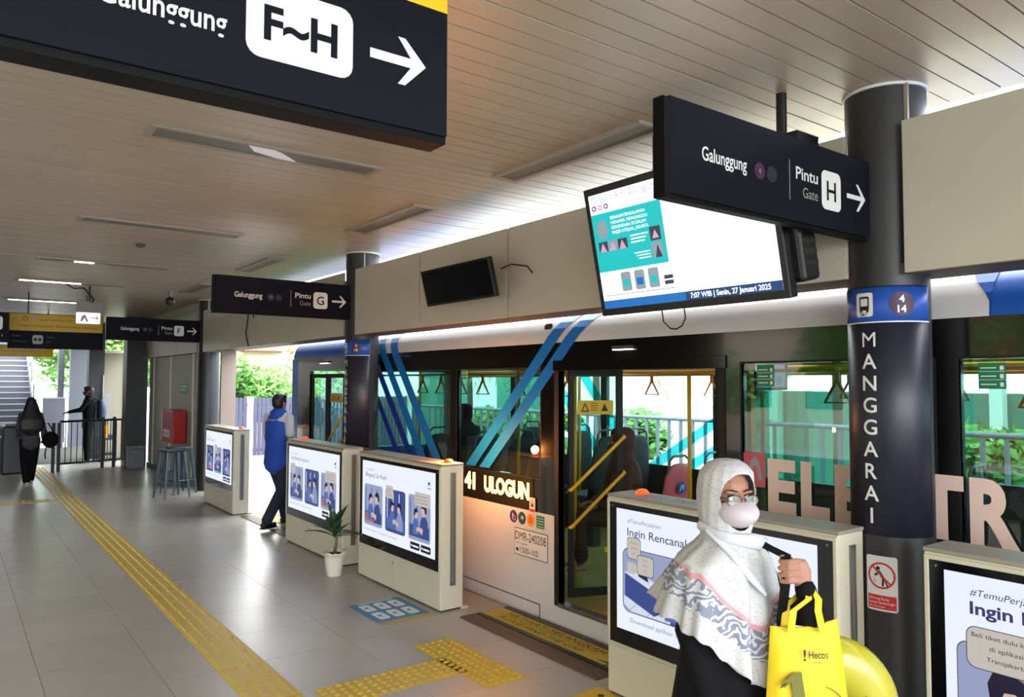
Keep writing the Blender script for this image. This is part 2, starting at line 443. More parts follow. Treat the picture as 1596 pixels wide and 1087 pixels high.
# ---------------------------------------------------------------- columns
def column(cy, label, near, letters=True):
    t = thing('station_column', label, 'column', (3.62, cy, 0), 'round dark station columns along the gates')
    smooth_by_angle(MB().lathe((3.62, cy, 0), [(.18, 0), (.18, 3.25)], 96).build('shaft', 'column', t))
    MB().lathe((3.62, cy, 3.236), [(.19, 0), (.19, .013)], 40).build('ceiling_ring', 'white_paint', t)
    cs = MB().box(-.008, .008, -.008, .008, 3.05, 3.24).build('cable_strip', 'light_frame', t, world=False)
    a = math.radians(236 if cy < 3 else 249); cs.location = (.184*math.cos(a), .184*math.sin(a), 0)
    r = .1824
    def ring(nm, m, z0, z1, a0, a1, rr):
        n = 64; b = MB(); P = [math.radians(a0+(a1-a0)*i/n) for i in range(n+1)]
        b.mesh([(3.62+rr*math.cos(a_), cy+rr*math.sin(a_), z_) for a_ in P for z_ in (z0, z1)], [(2*q, 2*q+2, 2*q+3, 2*q+1) for q in range(n)])
        o = b.build(nm, m, t)
        sf = o.modifiers.new('s', 'SOLIDIFY'); sf.thickness = .0008
        for p in o.data.polygons: p.use_smooth = True
    if letters:
        ring('navy_wrap', 'wrap_navy', 1.15, 2.30, 95, 272, r)
        ring('blue_band', 'wrap_blue', 2.135, 2.295, 95, 270, r+.001)
        f = Flat()
        R2 = r+.0025
        # x measured along the arc from angle 175 deg
        f.rect(-.16, R2*math.radians(95), 2.130, 2.136, 'white_ink', 0)
        f.rr(-.05, .035, 2.16, 2.272, .012, 'white_ink', 0)
        f.rr(-.032, .017, 2.19, 2.255, .008, 'black_ink', 1); f.rect(-.025, .01, 2.21, 2.245, 'white_ink', 2)
        f.rect(-.03, -.018, 2.18, 2.192, 'black_ink', 1).rect(.003, .015, 2.18, 2.192, 'black_ink', 1)
        f.text('BRT', -.0075, 2.164, .013, 'black_ink', 2, align='c', bold=.02)
        ax = R2*math.radians(49)
        f.circ(ax, 2.215, .056, 'purple_ink', 0).text('4', ax, 2.222, .032, 'white_ink', 1, align='c', bold=.03).text('14', ax, 2.175, .032, 'white_ink', 1, align='c', bold=.03)
        f.text('J', -.155, 2.17, .05, 'white_ink', 1, shear=.3, bold=.02)
        f.build('route_band_print', t, (0, 0, 0), (1, 0, 0), (0, 1, 0), (0, 0, 1), step=.0003,
                mapf=lambda x, y, z: (3.62+(R2+z)*math.cos(math.radians(175)+x/R2), cy+(R2+z)*math.sin(math.radians(175)+x/R2), y))
        for i, chh in enumerate('MANGGARAI'):
            f = Flat(); f.text(chh, .012, 2.019-i*.1015, .068, 'white_ink', 0, align='c', bold=.012)
            f.build('letter', t, (0, 0, 0), (1, 0, 0), (0, 1, 0), (0, 0, 1), step=.0003,
                    mapf=lambda x, y, z: (3.62+(R2+z)*math.cos(math.radians(175)+x/R2), cy+(R2+z)*math.sin(math.radians(175)+x/R2), y))
    return t
column(1.81, 'nearest round dark column with white vertical lettering and blue route band', True)
column(7.56, 'second round dark column, behind the potted plant, with white lettering', False)
column(13.55, 'third round dark column beside the farthest display cabinet', False, False)
# no-littering sign on the near column
t = thing('no_littering_sign', 'small white and red no-littering sticker on the nearest column', 'sign', (3.44, 1.81, .93))
f = Flat()
f.rr(-.068, .068, .812, 1.06, .012, 'white_ink', 0).rect(-.062, .062, .82, .883, 'red_ink', 1)
f.ring(0, .972, .06, .009, 'red_ink', 1)
f.circ(-.014, 1.004, .009, 'black_ink', 2).poly([(-.02, .99), (-.006, .995), (.014, .965), (.006, .955)], 'black_ink', 2)
f.poly([(.004, .962), (.014, .962), (.010, .925), (.001, .925)], 'black_ink', 2).poly([(.010, .962), (.016, .96), (.030, .925), (.022, .925)], 'black_ink', 2)
f.poly([(-.018, .985), (-.012, .975), (-.026, .968), (-.032, .974)], 'black_ink', 2)
for a, b in ((-.034, .962), (-.03, .95), (-.036, .945), (-.028, .94)): f.rect(a, a+.004, b, b+.004, 'black_ink', 2)
f.poly([(-.045, 1.012), (-.039, 1.018), (.045, .934), (.039, .928)], 'red_ink', 3)
f.text('Dilarang Buang', -.055, .862, .011, 'white_ink', 2, w=.085).text('Sampah Sembarangan', -.055, .844, .011, 'white_ink', 2, w=.11).text('Do not litter', -.055, .828, .008, 'white_ink', 2, w=.07)
ang = math.radians(190); R3 = .182
f.build('printed_face', t, (0, 0, 0), (1, 0, 0), (0, 1, 0), (0, 0, 1), step=.0003, mapf=lambda x, y, z: (3.62+(R3+z)*math.cos(ang+x/R3), 1.81+(R3+z)*math.sin(ang+x/R3), y))

# ---------------------------------------------------------------- hanging signs
def gate_sign(Y, letter, label, h=.36):
    t = thing('gate_sign', label, 'sign', (2.04, Y, 2.70), 'dark hanging gate signs')
    box('case', 'sign_case', t, 2.03, 3.44, Y+.012, Y+.06, 2.515, 2.885, bev=.003)
    box('face_plate', 'sign_navy', t, 2.055, 3.44, Y, Y+.012, 2.53, 2.885)
    box('end_cap', 'sign_case', t, 2.02, 2.05, Y-.004, Y+.03, 2.51, 2.875)
    f = Flat()
    f.text('Galunggung', .19, -.018, .052, 'white_ink', 1, w=.272, bold=.012)
    f.circ(.548, .0, .034, 'purple_ink', 0).text('4', .548, -.012, .024, 'grey_ink', 1, align='c')
    f.circ(.63, .0, .034, 'navy_disc', 0)
    f.rect(.752, .757, -.085, .085, 'grey_ink', 0)
    f.text('Pintu', .80, .012, .052, 'white_ink', 1, w=.165, bold=.012).text('Gate', .965, -.062, .044, 'grey_ink', 1, w=.115, align='r')
    f.rr(.995, 1.15, -.088, .085, .03, 'white_ink', 0).text(letter, 1.0725, -.045, .085, 'sign_navy', 1, align='c', bold=.012)
    f.arrow(1.20, 1.36, 0, .125, 'white_ink', 1)
    f.split(t, (2.04, Y, 2.70), (1, 0, 0), (0, 0, 1), (0, -1, 0), step=.0006)
    MB().box(3.40, 3.47, Y+.012, Y+.05, 2.56, 2.84).build('column_bracket', 'sign_case', t)
mat('navy_disc', (22, 24, 48), .4)
gate_sign(1.8, 'H', 'dark hanging sign for gate H beside the nearest column, in front of the lit television')
gate_sign(7.5, 'G', 'dark hanging sign for gate G, fixed at the second column')
gate_sign(13.5, 'F', 'dark hanging sign for gate F, the farthest and smallest of the gate signs')
t = thing('direction_sign', 'large dark overhead direction sign reading F~H with an arrow, at the top left', 'sign', (.3, 1.8, 2.8))
box('case', 'sign_case', t, -1.3, 1.12, 1.812, 1.90, 2.525, 3.17, bev=.003)
box('face_plate', 'sign_navy', t, -1.3, 1.115, 1.8, 1.812, 2.545, 2.90)
box('yellow_plate', 'yellow_bright', t, -1.3, 1.115, 1.8, 1.812, 2.90, 3.17)
f = Flat()
f.text('Galunggung', .506, 2.668, .052, 'white_ink', 1, w=.272, align='r', bold=.014)
f.rr(.55, .826, 2.635, 2.82, .035, 'white_ink', 0)
f.text('F~H', .688, 2.685, .082, 'sign_navy', 1, w=.19, align='c', bold=.03)
f.arrow(.875, 1.045, 2.725, .13, 'white_ink', 1, t=.026)
f.split(t, (0, 1.8, 0), (1, 0, 0), (0, 0, 1), (0, -1, 0), step=.0006)
MB().cyl((-.6, 1.86, 3.17), (-.6, 1.86, 3.25), .012).cyl((.7, 1.86, 3.17), (.7, 1.86, 3.25), .012).build('hanging_rod', 'dark_metal', t)

# far boards
t = thing('exit_board', 'far yellow and black hanging board with small writing, above the stairs', 'sign', (1.34, 13.9, 2.6))
box('case', 'sign_case', t, .74, 2.04, 13.92, 14.0, 2.36, 2.91); box('yellow_plate', 'yellow_sign', t, .75, 2.03, 13.9, 13.92, 2.635, 2.90); box('black_plate', 'sign_navy', t, .75, 2.03, 13.9, 13.92, 2.37, 2.635)
f = Flat()
f.text('Rute Non-Koridor Transjakarta', 1.15, 2.80, .03, 'dk_yellow', 1, w=.8).text('Transjakarta Pulogadung - Bundaran Senayan Galunggung', .86, 2.70, .032, 'dk_yellow', 1, w=1.1).ring(.96, 2.825, .035, .008, 'black_ink', 0).circ(1.07, 2.825, .032, 'grey_ink', 0).text('1', .82, 2.79, .05, 'dk_yellow', 1)
f.text('Masuk', .79, 2.54, .03, 'dim_ink', 1).text('Gate Entrance', .79, 2.46, .025, 'dim_ink', 1, w=.2).rr(1.06, 1.2, 2.43, 2.57, .03, 'grey_ink', 0).circ(1.1, 2.5, .025, 'black_ink', 1).circ(1.16, 2.5, .025, 'black_ink', 1).text('Keluar', 1.25, 2.53, .03, 'dim_ink', 1).text('Exit', 1.25, 2.46, .025, 'dim_ink', 1)
mat('dk_yellow', (96, 62, 20), .5); mat('dim_ink', (84, 84, 86), .5)
f.split(t, (0, 13.9, 0), (1, 0, 0), (0, 0, 1), (0, -1, 0), step=.002)
MB().cyl((1.0, 13.96, 2.9), (1.0, 13.96, 3.25), .01).cyl((1.8, 13.96, 2.9), (1.8, 13.96, 3.25), .01).build('hanging_rod', 'dark_metal', t)
t = thing('pictogram_sign', 'dark hanging sign with a white pictogram, cut by the left edge of the photo', 'sign', (.5, 13.3, 2.65))
box('case', 'sign_case', t, .1, .72, 13.3, 13.38, 2.42, 2.86)
f = Flat(); f.rr(.45, .64, 2.6, 2.8, .04, 'white_ink', 0).circ(.545, 2.74, .025, 'black_ink', 1).poly([(.5, 2.63), (.59, 2.63), (.545, 2.71)], 'black_ink', 1).text('Pintu 1', .46, 2.50, .035, 'white_ink', 1, w=.18)
f.split(t, (0, 13.3, 0), (1, 0, 0), (0, 0, 1), (0, -1, 0), step=.002)
MB().cyl((.3, 13.34, 2.86), (.3, 13.34, 3.25), .01).build('hanging_rod', 'dark_metal', t)
t = thing('yellow_banner', 'plain yellow board with pale writing under the far black board', 'sign', (1.2, 17.6, 2.4))
box('board', 'yellow_bright', t, .2, 1.70, 17.6, 17.63, 2.33, 2.56)
f = Flat(); f.text('Selamat Datang di Halte Manggarai', .45, 2.46, .04, 'white_ink', 0, w=1.1).text('Terima kasih telah menunggu', .5, 2.38, .035, 'white_ink', 0, w=.85)
f.split(t, (0, 17.6, 0), (1, 0, 0), (0, 0, 1), (0, -1, 0), step=.002)
MB().cyl((.6, 17.615, 2.56), (.6, 17.615, 3.25), .01).cyl((1.6, 17.615, 2.56), (1.6, 17.615, 3.25), .01).build('hanging_rod', 'dark_metal', t)

# ---------------------------------------------------------------- ceiling lights
def ceil_light(x0, x1, y0, y1, label, lit=None):
    t = thing('ceiling_light', label, 'ceiling light', ((x0+x1)/2, (y0+y1)/2, 3.25), 'flush ceiling light troughs')
    g = MB(); a = .022
    g.box(x0, x1, y0, y0+a, 3.232, 3.25).box(x0, x1, y1-a, y1, 3.232, 3.25).box(x0, x0+a*1.6, y0+a, y1-a, 3.232, 3.25).box(x1-a*1.6, x1, y0+a, y1-a, 3.232, 3.25)
    g.build('frame', 'light_frame', t)
    box('diffuser', 'light_diffuser', t, x0+a*1.6, x1-a*1.6, y0+a, y1-a, 3.241, 3.248)
    if lit:
        MB().cyl((lit[0], lit[2], 3.238), (lit[1], lit[2], 3.238), .012, n=8).build('tube', lit[3], t)
    return t
ceil_light(.85, 2.24, 4.39, 4.62, 'ceiling light nearest the F~H sign, with a pale torn patch', None)
f = Flat(); f.poly([(1.38, 4.43), (1.52, 4.425), (1.60, 4.47), (1.74, 4.60), (1.62, 4.60), (1.45, 4.54)], 'patch', 0); f.build('pale_patch', bpy.data.objects['ceiling_light'], (0, 0, 3.2405), (1, 0, 0), (0, 1, 0), (0, 0, -1))
ceil_light(.86, 2.22, 7.21, 7.43, 'second unlit ceiling light from the F~H sign')
ceil_light(.78, 2.16, 9.9, 10.1, 'third ceiling light from the F~H sign, with two short glowing spots', (1.15, 1.35, 9.98, 'tube_lit'))
ceil_light(.72, 2.06, 12.15, 12.36, 'ceiling light with one glowing tube, fourth from the F~H sign', (.76, 1.5, 12.25, 'tube_lit'))
ceil_light(.72, 2.06, 15.2, 15.4, 'farthest glowing ceiling light, above the far yellow and black board', (.2+.6, 1.9, 15.3, 'tube_lit'))
ceil_light(2.91, 3.13, 2.76, 4.12, 'large ceiling light trough above the lit television')
ceil_light(2.90, 3.12, 5.16, 6.46, 'ceiling light trough above the small dark monitor')
ceil_light(2.86, 3.06, 8.4, 9.6, 'ceiling light trough above the gate G sign')
ceil_light(2.86, 3.06, 11.2, 12.5, 'ceiling light trough between the gate G and gate F signs')
t = thing('smoke_detector', 'tiny round reddish smoke detector on the bare ceiling', 'smoke detector', (1.55, 8.4, 3.25))
MB().lathe((1.55, 8.4, 3.215), [(.02, 0), (.045, .01), (.05, .035)], 16).build('housing', 'soffit', t, smooth=True)
t = thing('exit_lamp', 'small box lamp with glowing white lower half hanging near the far yellow board', 'lamp', (1.66, 12.6, 3.25))
box('clear_case', 'light_diffuser', t, 1.5, 1.82, 12.55, 12.7, 2.86, 3.02); box('lit_panel', 'tube_dim', t, 1.5, 1.80, 12.57, 12.68, 2.70, 2.855); MB().cyl((1.66, 12.62, 3.02), (1.66, 12.62, 3.25), .015).build('hanging_rod', 'dark_metal', t)
f = Flat(); f.arrow(1.67, 1.78, 2.78, .08, 'grey_ink', 1).poly([(1.54, 2.72), (1.56, 2.72), (1.6, 2.78), (1.62, 2.72), (1.65, 2.72), (1.6, 2.83), (1.56, 2.8)], 'grey_ink', 1)
f.build('pictogram', t, (0, 12.57, 0), (1, 0, 0), (0, 0, 1), (0, -1, 0), step=.002)
cb = MB().tube([(1.3, 12.3, 3.24), (1.42, 12.3, 3.17), (1.55, 12.35, 3.19), (1.62, 12.4, 3.12), (1.7, 12.5, 3.05), (1.68, 12.57, 3.0)], .012, 6).build('loose_cable', 'black_matt', None); tag(cb, 'loose black cable drooping from the ceiling by the small exit lamp', 'cable')
t = thing('security_camera', 'small grey dome camera hanging from the ceiling near the gate G sign', 'camera', (2.72, 12.4, 3.25))
MB().cyl((2.72, 12.4, 3.25), (2.72, 12.4, 3.14), .02).build('mount', 'steel_grey', t); MB().ell((2.72, 12.4, 3.08), (.07, .07, .07)).build('dome', 'dark_metal', t, smooth=True)
cb = MB().tube([(3.455, 10.7, 2.75), (3.44, 10.72, 2.9), (3.45, 10.9, 2.95), (3.445, 10.95, 2.7), (3.44, 11.0, 2.55), (3.45, 10.9, 2.36)], .009, 6).build('hanging_cable', 'dark_metal', None); tag(cb, 'thin grey cable looping down the pale fascia left of gate G', 'cable')

# ---------------------------------------------------------------- televisions
def em(name, col, s=.75):
    s *= .54 if name[0] == 's' else .62
    m = mat(name, '#000000', .35, emis=s, ecol=col); return m
em('s_white', (236, 242, 255), 1.0); em('s_pale', (222, 230, 250), .9); em('s_blue', (92, 122, 190)); em('s_blue2', (60, 84, 158)); em('s_blue3', (150, 170, 220)); em('s_lav', (170, 182, 222))
em('s_navy', (34, 40, 92)); em('s_ink', (58, 66, 120)); em('s_grey', (150, 156, 176)); em('s_skin', (236, 205, 190)); em('s_orange', (206, 128, 96)); em('s_bubble', (222, 214, 206)); em('s_black', (16, 18, 26)); em('s_hair', (30, 24, 60)); em('s_brick', (186, 140, 130))
em('tv_white', (250, 254, 255), 1.5); em('tv_teal', (20, 190, 190), 1.0); em('tv_blue', (28, 116, 196), .9); em('tv_dblue', (22, 70, 122), .9); em('tv_grey', (150, 165, 172), .9); em('tv_dark', (60, 70, 82), .8); em('tv_pink', (214, 160, 190), 1); em('tv_purp', (130, 90, 150), .9)
mat('tv_case', (14, 14, 16), .35)
# local frame: x to the viewer's right (-Y), z up, screen faces -X; tilted forward
def tv_frame(root, th):
    c, s = math.cos(th), math.sin(th)
    u = Vector((0, -1, 0)); v = Vector((-s, 0, c)); n = Vector((-c, 0, -s)); return u, v, n
th = math.radians(12)
O = Vector((2.98, 3.12, 2.225))          # lower far corner of the front
t = thing('television', 'large lit television showing a station notice, hung tilted behind the gate H sign', 'television', (3.1, 2.5, 3.25))
u, v, n = tv_frame(t, th)
W_, H_ = 1.20, .715
def P(x, y, d=0): return O+u*x+v*y+n*d
g = MB(); g.obox(P(W_/2, H_/2, -.03), u, v, n, W_/2, H_/2, .03); g.build('bezel', 'tv_case', t, bev=.006)
g = MB(); g.obox(P(W_/2+.06, H_/2-.02, -.13), u, v, n, W_/2-.02, H_/2-.08, .07); g.build('back_housing', 'tv_case', t, bev=.02)
g = MB()
for k in range(7): g.obox(P(W_+.042, .14+k*.05, -.13), u, v, n, .003, .012, .05)
g.build('side_vent', 'dark_metal', t)
box('ceiling_bracket', 'tv_case', t, 3.14, 3.32, 1.98, 2.25, 2.86, 3.03); MB().cyl((3.2, 2.1, 2.9), (3.2, 2.1, 3.25), .025).build('hanging_pole', 'tv_case', t); MB().cyl((3.2, 2.9, 2.8), (3.2, 2.9, 3.25), .025).build('hanging_pole', 'tv_case', t)
MB().tube([P(.42, .01, -.03)+Vector((0, 0, .0)), P(.42, -.06, -.03), P(.46, -.10, -.03), P(.50, -.105, -.03), P(.54, -.09, -.03), P(.57, -.05, -.03), P(.57, .01, -.03)], .004, 6).build('cable_loop', 'black_matt', t)
f = Flat()
sx0, sx1, sy0, sy1 = .035, W_-.03, .04, H_-.04
f.rect(sx0, sx1, sy0, sy1, 'tv_white', 0).rect(sx0, sx1, sy0, .085, 'tv_blue', 1).rect(.62, sx1, sy0, .085, 'tv_dblue', 2)
f.text('7:07 WIB | Senin, 27 Januari 2025', .65, .05, .025, 'tv_white', 3, w=.46, bold=.02)
f.text('Manggarai Arah Galunggung', .05, .572, .032, 'tv_grey', 1, w=.36)
for k, m_ in enumerate(('tv_purp', 'tv_pink', 'tv_purp')): f.circ(.06+k*.035, .545, .014, m_, 1).circ(.06+k*.035, .545, .006, 'tv_white', 2)
f.rect(sx0, .42, .225, .515, 'tv_teal', 1)
bl = [(.09+.034*math.cos(a*PI/6)*(1+.18*math.sin(a*4.3)), .435+.048*math.sin(a*PI/6)*(1+.15*math.cos(a*3.1))) for a in range(12)]
f.poly(bl, 'tv_grey', 2)
for k, s_ in enumerate(('BERAGAM PENGALAMAN', 'MENARIK MENUNGGU', 'BERKENDARA DI DALAM', 'MASJID ISTIQLAL, JAKARTA')): f.text(s_, .145, .476-k*.024, .015, 'tv_white', 2, w=.19+.01*(k % 2), bold=.02)
for k in range(3):
    f.rect(.055+k*.056, .108+k*.056, .325, .375, 'tv_dark' if k != 1 else 'tv_grey', 2).poly([(.06+k*.056, .325), (.08+k*.056, .37), (.1+k*.056, .325)], 'tv_pink', 3)
for k in range(3): f.rect(.24, .335-.01*k, .375-k*.016, .381-k*.016, 'tv_white', 2)
for k in range(3): f.rect(.25+.01*k, .335, .29-k*.014, .295-k*.014, 'tv_white', 2)
f.rect(.345, .40, .335, .40, 'tv_dark', 2).poly([(.355, .345), (.372, .385), (.39, .345)], 'tv_pink', 3).rect(.345, .40, .255, .325, 'tv_grey', 2).poly([(.36, .255), (.375, .315), (.395, .255)], 'tv_dark', 3)
for k in range(3): f.rr(.155+k*.075, .21+k*.075, .118, .212, .01, 'tv_grey', 2).rect(.165+k*.075, .20+k*.075, .14, .175, 'tv_blue' if k == 1 else 'tv_teal', 3)
for k, s_ in enumerate(('Ayo', 'unduh', 'aplikasi TJ', 'sekarang')): f.text(s_, .05, .19-k*.02, .011, 'tv_grey', 2)
f.rect(.385, .43, .15, .168, 'tv_dark', 2).rect(.385, .43, .125, .143, 'tv_dark', 2).rect(.05, .44, .104, .107, 'tv_dark', 2)
for i_, it in enumerate(f.items):
    if i_ > 3: f.items[i_] = ([(.035+(x-.035)*1.32, .04+(y-.04)*1.11) for x, y in it[0]], it[1], it[2], it[3])
f.build('screen_picture', t, P(0, 0, 0), u, v, n, step=.0006)
# small dark monitor
th2 = math.radians(14); O = Vector((3.24, 5.52, 2.485)); W_, H_ = .99, .30
t = thing('monitor', 'small switched-off black monitor tilted in front of the pale fascia', 'television', (3.4, 5.0, 2.65)); u, v, n = tv_frame(t, th2)
g = MB(); g.obox(P(W_/2, H_/2, -.02), u, v, n, W_/2, H_/2, .02); g.build('bezel', 'tv_case', t, bev=.004)
g = MB(); g.obox(P(W_/2, H_/2, .001), u, v, n, W_/2-.02, H_/2-.02, .001); g.build('screen', 'screen_glass', t)
g = MB(); g.obox((3.36, 5.02, 2.65), (1, 0, 0), (0, 1, 0), (0, 0, 1), .11, .1, .08); g.build('wall_bracket', 'dark_metal', t)
MB().tube([(3.3, 4.55, 2.7), (3.35, 4.48, 2.73), (3.42, 4.38, 2.71), (3.455, 4.36, 2.66)], .006, 6).build('cable', 'black_matt', t)

# ---------------------------------------------------------------- display cabinets
def person_toon(f, x, y, s, l=3, col='s_blue', hair='s_hair', d=1):
    f.poly([(x-.055*s, y), (x+.06*s, y), (x+.045*s, y+.11*s), (x+.02*s, y+.14*s), (x-.02*s, y+.14*s), (x-.045*s, y+.1*s)], col, l)
    f.circ(x+.004*s*d, y+.17*s, .03*s, 's_skin', l+1, .036*s)
    f.poly([(x-.034*s*d, y+.165*s), (x-.03*s*d, y+.205*s), (x, y+.225*s), (x+.03*s*d, y+.21*s), (x+.034*s*d, y+.19*s), (x-.005*s*d, y+.185*s), (x-.018*s*d, y+.15*s)], hair, l+2)
    f.poly([(x+.02*s*d, y+.02*s), (x+.075*s*d, y+.05*s), (x+.07*s*d, y+.07*s), (x+.01*s*d, y+.06*s)], 's_skin', l+1)
def toon_panel(f, x0, x1, y0, y1, sd):
    rn = random.Random(sd); W2 = x1-x0
    f.rr(x0, x1, y0, y1, .03, 's_blue2' if sd % 2 else 's_lav', 1)
    f.rect(x0+.02, x1-.02, y0+.03, y0+.13, 's_blue' if sd % 2 else 's_blue2', 2)
    for k in range(3): f.rect(x0+.03+k*W2*.3, x0+.045+k*W2*.3, y0+.12, y1-.03, 's_pale' if sd % 2 else 's_blue', 2)
    if sd % 3 == 0: f.poly([(x0+.02, y0+.03), (x1-.03, y0+.03), (x1-.06, y0+.10), (x0+.05, y0+.12)], 's_orange', 3)
    person_toon(f, x0+W2*.35, y0+.05, .95+.2*rn.random(), 4, 's_blue', d=1)
    person_toon(f, x0+W2*.72, y0+.03, 1.05+.3*rn.random(), 8, 's_blue3' if sd % 2 else 's_blue2', d=-1)
def ad3(title, small, sd, bub):
    f = Flat(); f.rect(0, 1.34, 0, .70, 's_white', 0)
    f.text(small, .07, .615, .020, 's_grey', 1, w=.17, shear=.2).text(title, .07, .555, .040, 's_ink', 1, w=.42 if len(title) < 20 else .5)
    for k in range(3): toon_panel(f, .045+k*.425, .045+k*.425+.37, .105, .485, sd+k)
    for k in bub:
        bx = .06+k*.425+(.1 if k == 2 else 0); f.rr(bx, bx+.26 if k == 2 else bx+.14, .40, .515, .02, 's_bubble', 14)
        for j in range(3): f.rect(bx+.02, bx+(.22 if k == 2 else .11)-.02*(j % 2), .425+j*.027, .431+j*.027, 's_grey', 15)
    f.circ(1.24, .60, .018, 's_navy', 1).circ(1.243, .592, .008, 's_white', 2).rect(1.21, 1.275, .56, .568, 's_grey', 1)
    f.text('Download aplikasi TJ: Transjakarta sekarang juga', .06, .055, .016, 's_grey', 1, w=.62)
    f.rr(.93, 1.09, .025, .085, .012, 's_black', 1).rr(1.11, 1.27, .025, .085, .012, 's_black', 1)
    for k in (0, 1): f.rect(.97+k*.18, 1.07+k*.18, .045, .06, 's_white', 2).circ(.95+k*.18, .055, .01, 's_white', 2)
    return f
def ad_counter():
    f = Flat(); f.rect(0, 1.32, 0, .70, 's_white', 0)
    f.text('#TemuPerjalanan', .09, .625, .024, 's_grey', 1, w=.26, shear=.25).text('Ingin Rencanakan Perjalanan?', .09, .55, .046, 's_ink', 1, w=.92, bold=.004)
    f.rr(.05, .78, .11, .48, .05, 's_navy', 1).rr(.054, .776, .114, .476, .047, 's_lav', 2)
    f.poly([(.06, .15), (.12, .118), (.74, .118), (.77, .15), (.77, .2), (.06, .2)], 's_pale', 3)
    for k in range(5): f.poly([(.1+k*.14, .118), (.106+k*.14, .118), (.2+k*.14, .2), (.194+k*.14, .2)], 's_lav', 4)
    f.poly([(.07, .20), (.3, .13), (.38, .17), (.38, .29), (.3, .27), (.07, .34)], 's_blue2', 5).poly([(.06, .335), (.3, .262), (.4, .29), (.16, .36)], 's_pale', 6)
    f.poly([(.18, .33), (.26, .31), (.24, .37), (.17, .385)], 's_navy', 7).rr(.09, .15, .335, .40, .01, 's_bubble', 7).rr(.12, .17, .345, .395, .01, 's_bubble', 8)
    person_toon(f, .43, .13, .9, 9, 's_blue', d=-1); person_toon(f, .62, .13, 1.0, 9, 's_blue2', d=-1)
    f.poly([(.42, .115), (.5, .115), (.52, .19), (.44, .2)], 's_blue2', 8)
    f.rr(.09, .20, .42, .545, .02, 's_navy', 10).rr(.093, .197, .423, .542, .02, 's_bubble', 11).rr(.17, .30, .34, .455, .02, 's_navy', 12).rr(.173, .297, .343, .452, .02, 's_bubble', 13)
    for k, s_ in enumerate(('Selamat', 'datang', 'kak!')): f.text(s_, .145, .51-k*.03, .013, 's_orange', 14, align='c')
    for k, s_ in enumerate(('Mau', 'tanya', 'rute')): f.text(s_, .235, .425-k*.03, .013, 's_orange', 14, align='c')
    f.text('Download aplikasi TJ: Transjakarta', .11, .055, .024, 's_grey', 1, w=.62, shear=.15)
    return f
def ad_ticket():
    f = Flat(); f.rect(0, 1.32, 0, .70, 's_white', 0)
    f.text('#TemuPerjalanan', .09, .62, .026, 's_ink', 1, w=.27, shear=.25).text('Ingin Kemana Hari Ini?', .09, .55, .046, 's_ink', 1, w=.72, bold=.025)
    f.rr(.04, .62, .05, .44, .04, 's_navy', 1).rr(.043, .617, .053, .437, .038, 's_lav', 2)
    f.rect(.25, .6, .19, .42, 's_brick', 3).rect(.29, .48, .32, .37, 's_bubble', 4).text('Tiket', .33, .335, .02, 's_orange', 5)
    # boy in profile
    f.poly([(.10, .055), (.30, .055), (.29, .13), (.24, .18), (.15, .17)], 's_blue', 5).poly([(.17, .16), (.22, .17), (.23, .22), (.17, .22)], 's_skin', 6)
    f.poly([(.175, .215), (.20, .185), (.235, .18), (.262, .2), (.268, .235), (.275, .25), (.266, .262), (.262, .30), (.18, .30)], 's_skin', 7)
    f.poly([(.155, .225), (.145, .30), (.165, .35), (.21, .365), (.265, .335), (.275, .29), (.265, .27), (.235, .285), (.20, .28), (.19, .25), (.175, .22)], 's_hair', 8)
    f.rr(.075, .345, .345, .505, .035, 's_navy', 9).rr(.078, .342, .348, .502, .033, 's_bubble', 10)
    for k, s_ in enumerate(('Beli tiket dulu kali ya', 'di aplikasi', 'Transjakarta')): f.text(s_, .21, .465-k*.042, .017, 's_black', 11, align='c', w=(.23, .11, .13)[k])
    return f
mat('purple_scribble', (110, 60, 110), .5); mat('dome_red', (176, 60, 34), .3, emis=.6, ecol=(255, 90, 30)); mat('slot_dark', (44, 42, 40), .5)
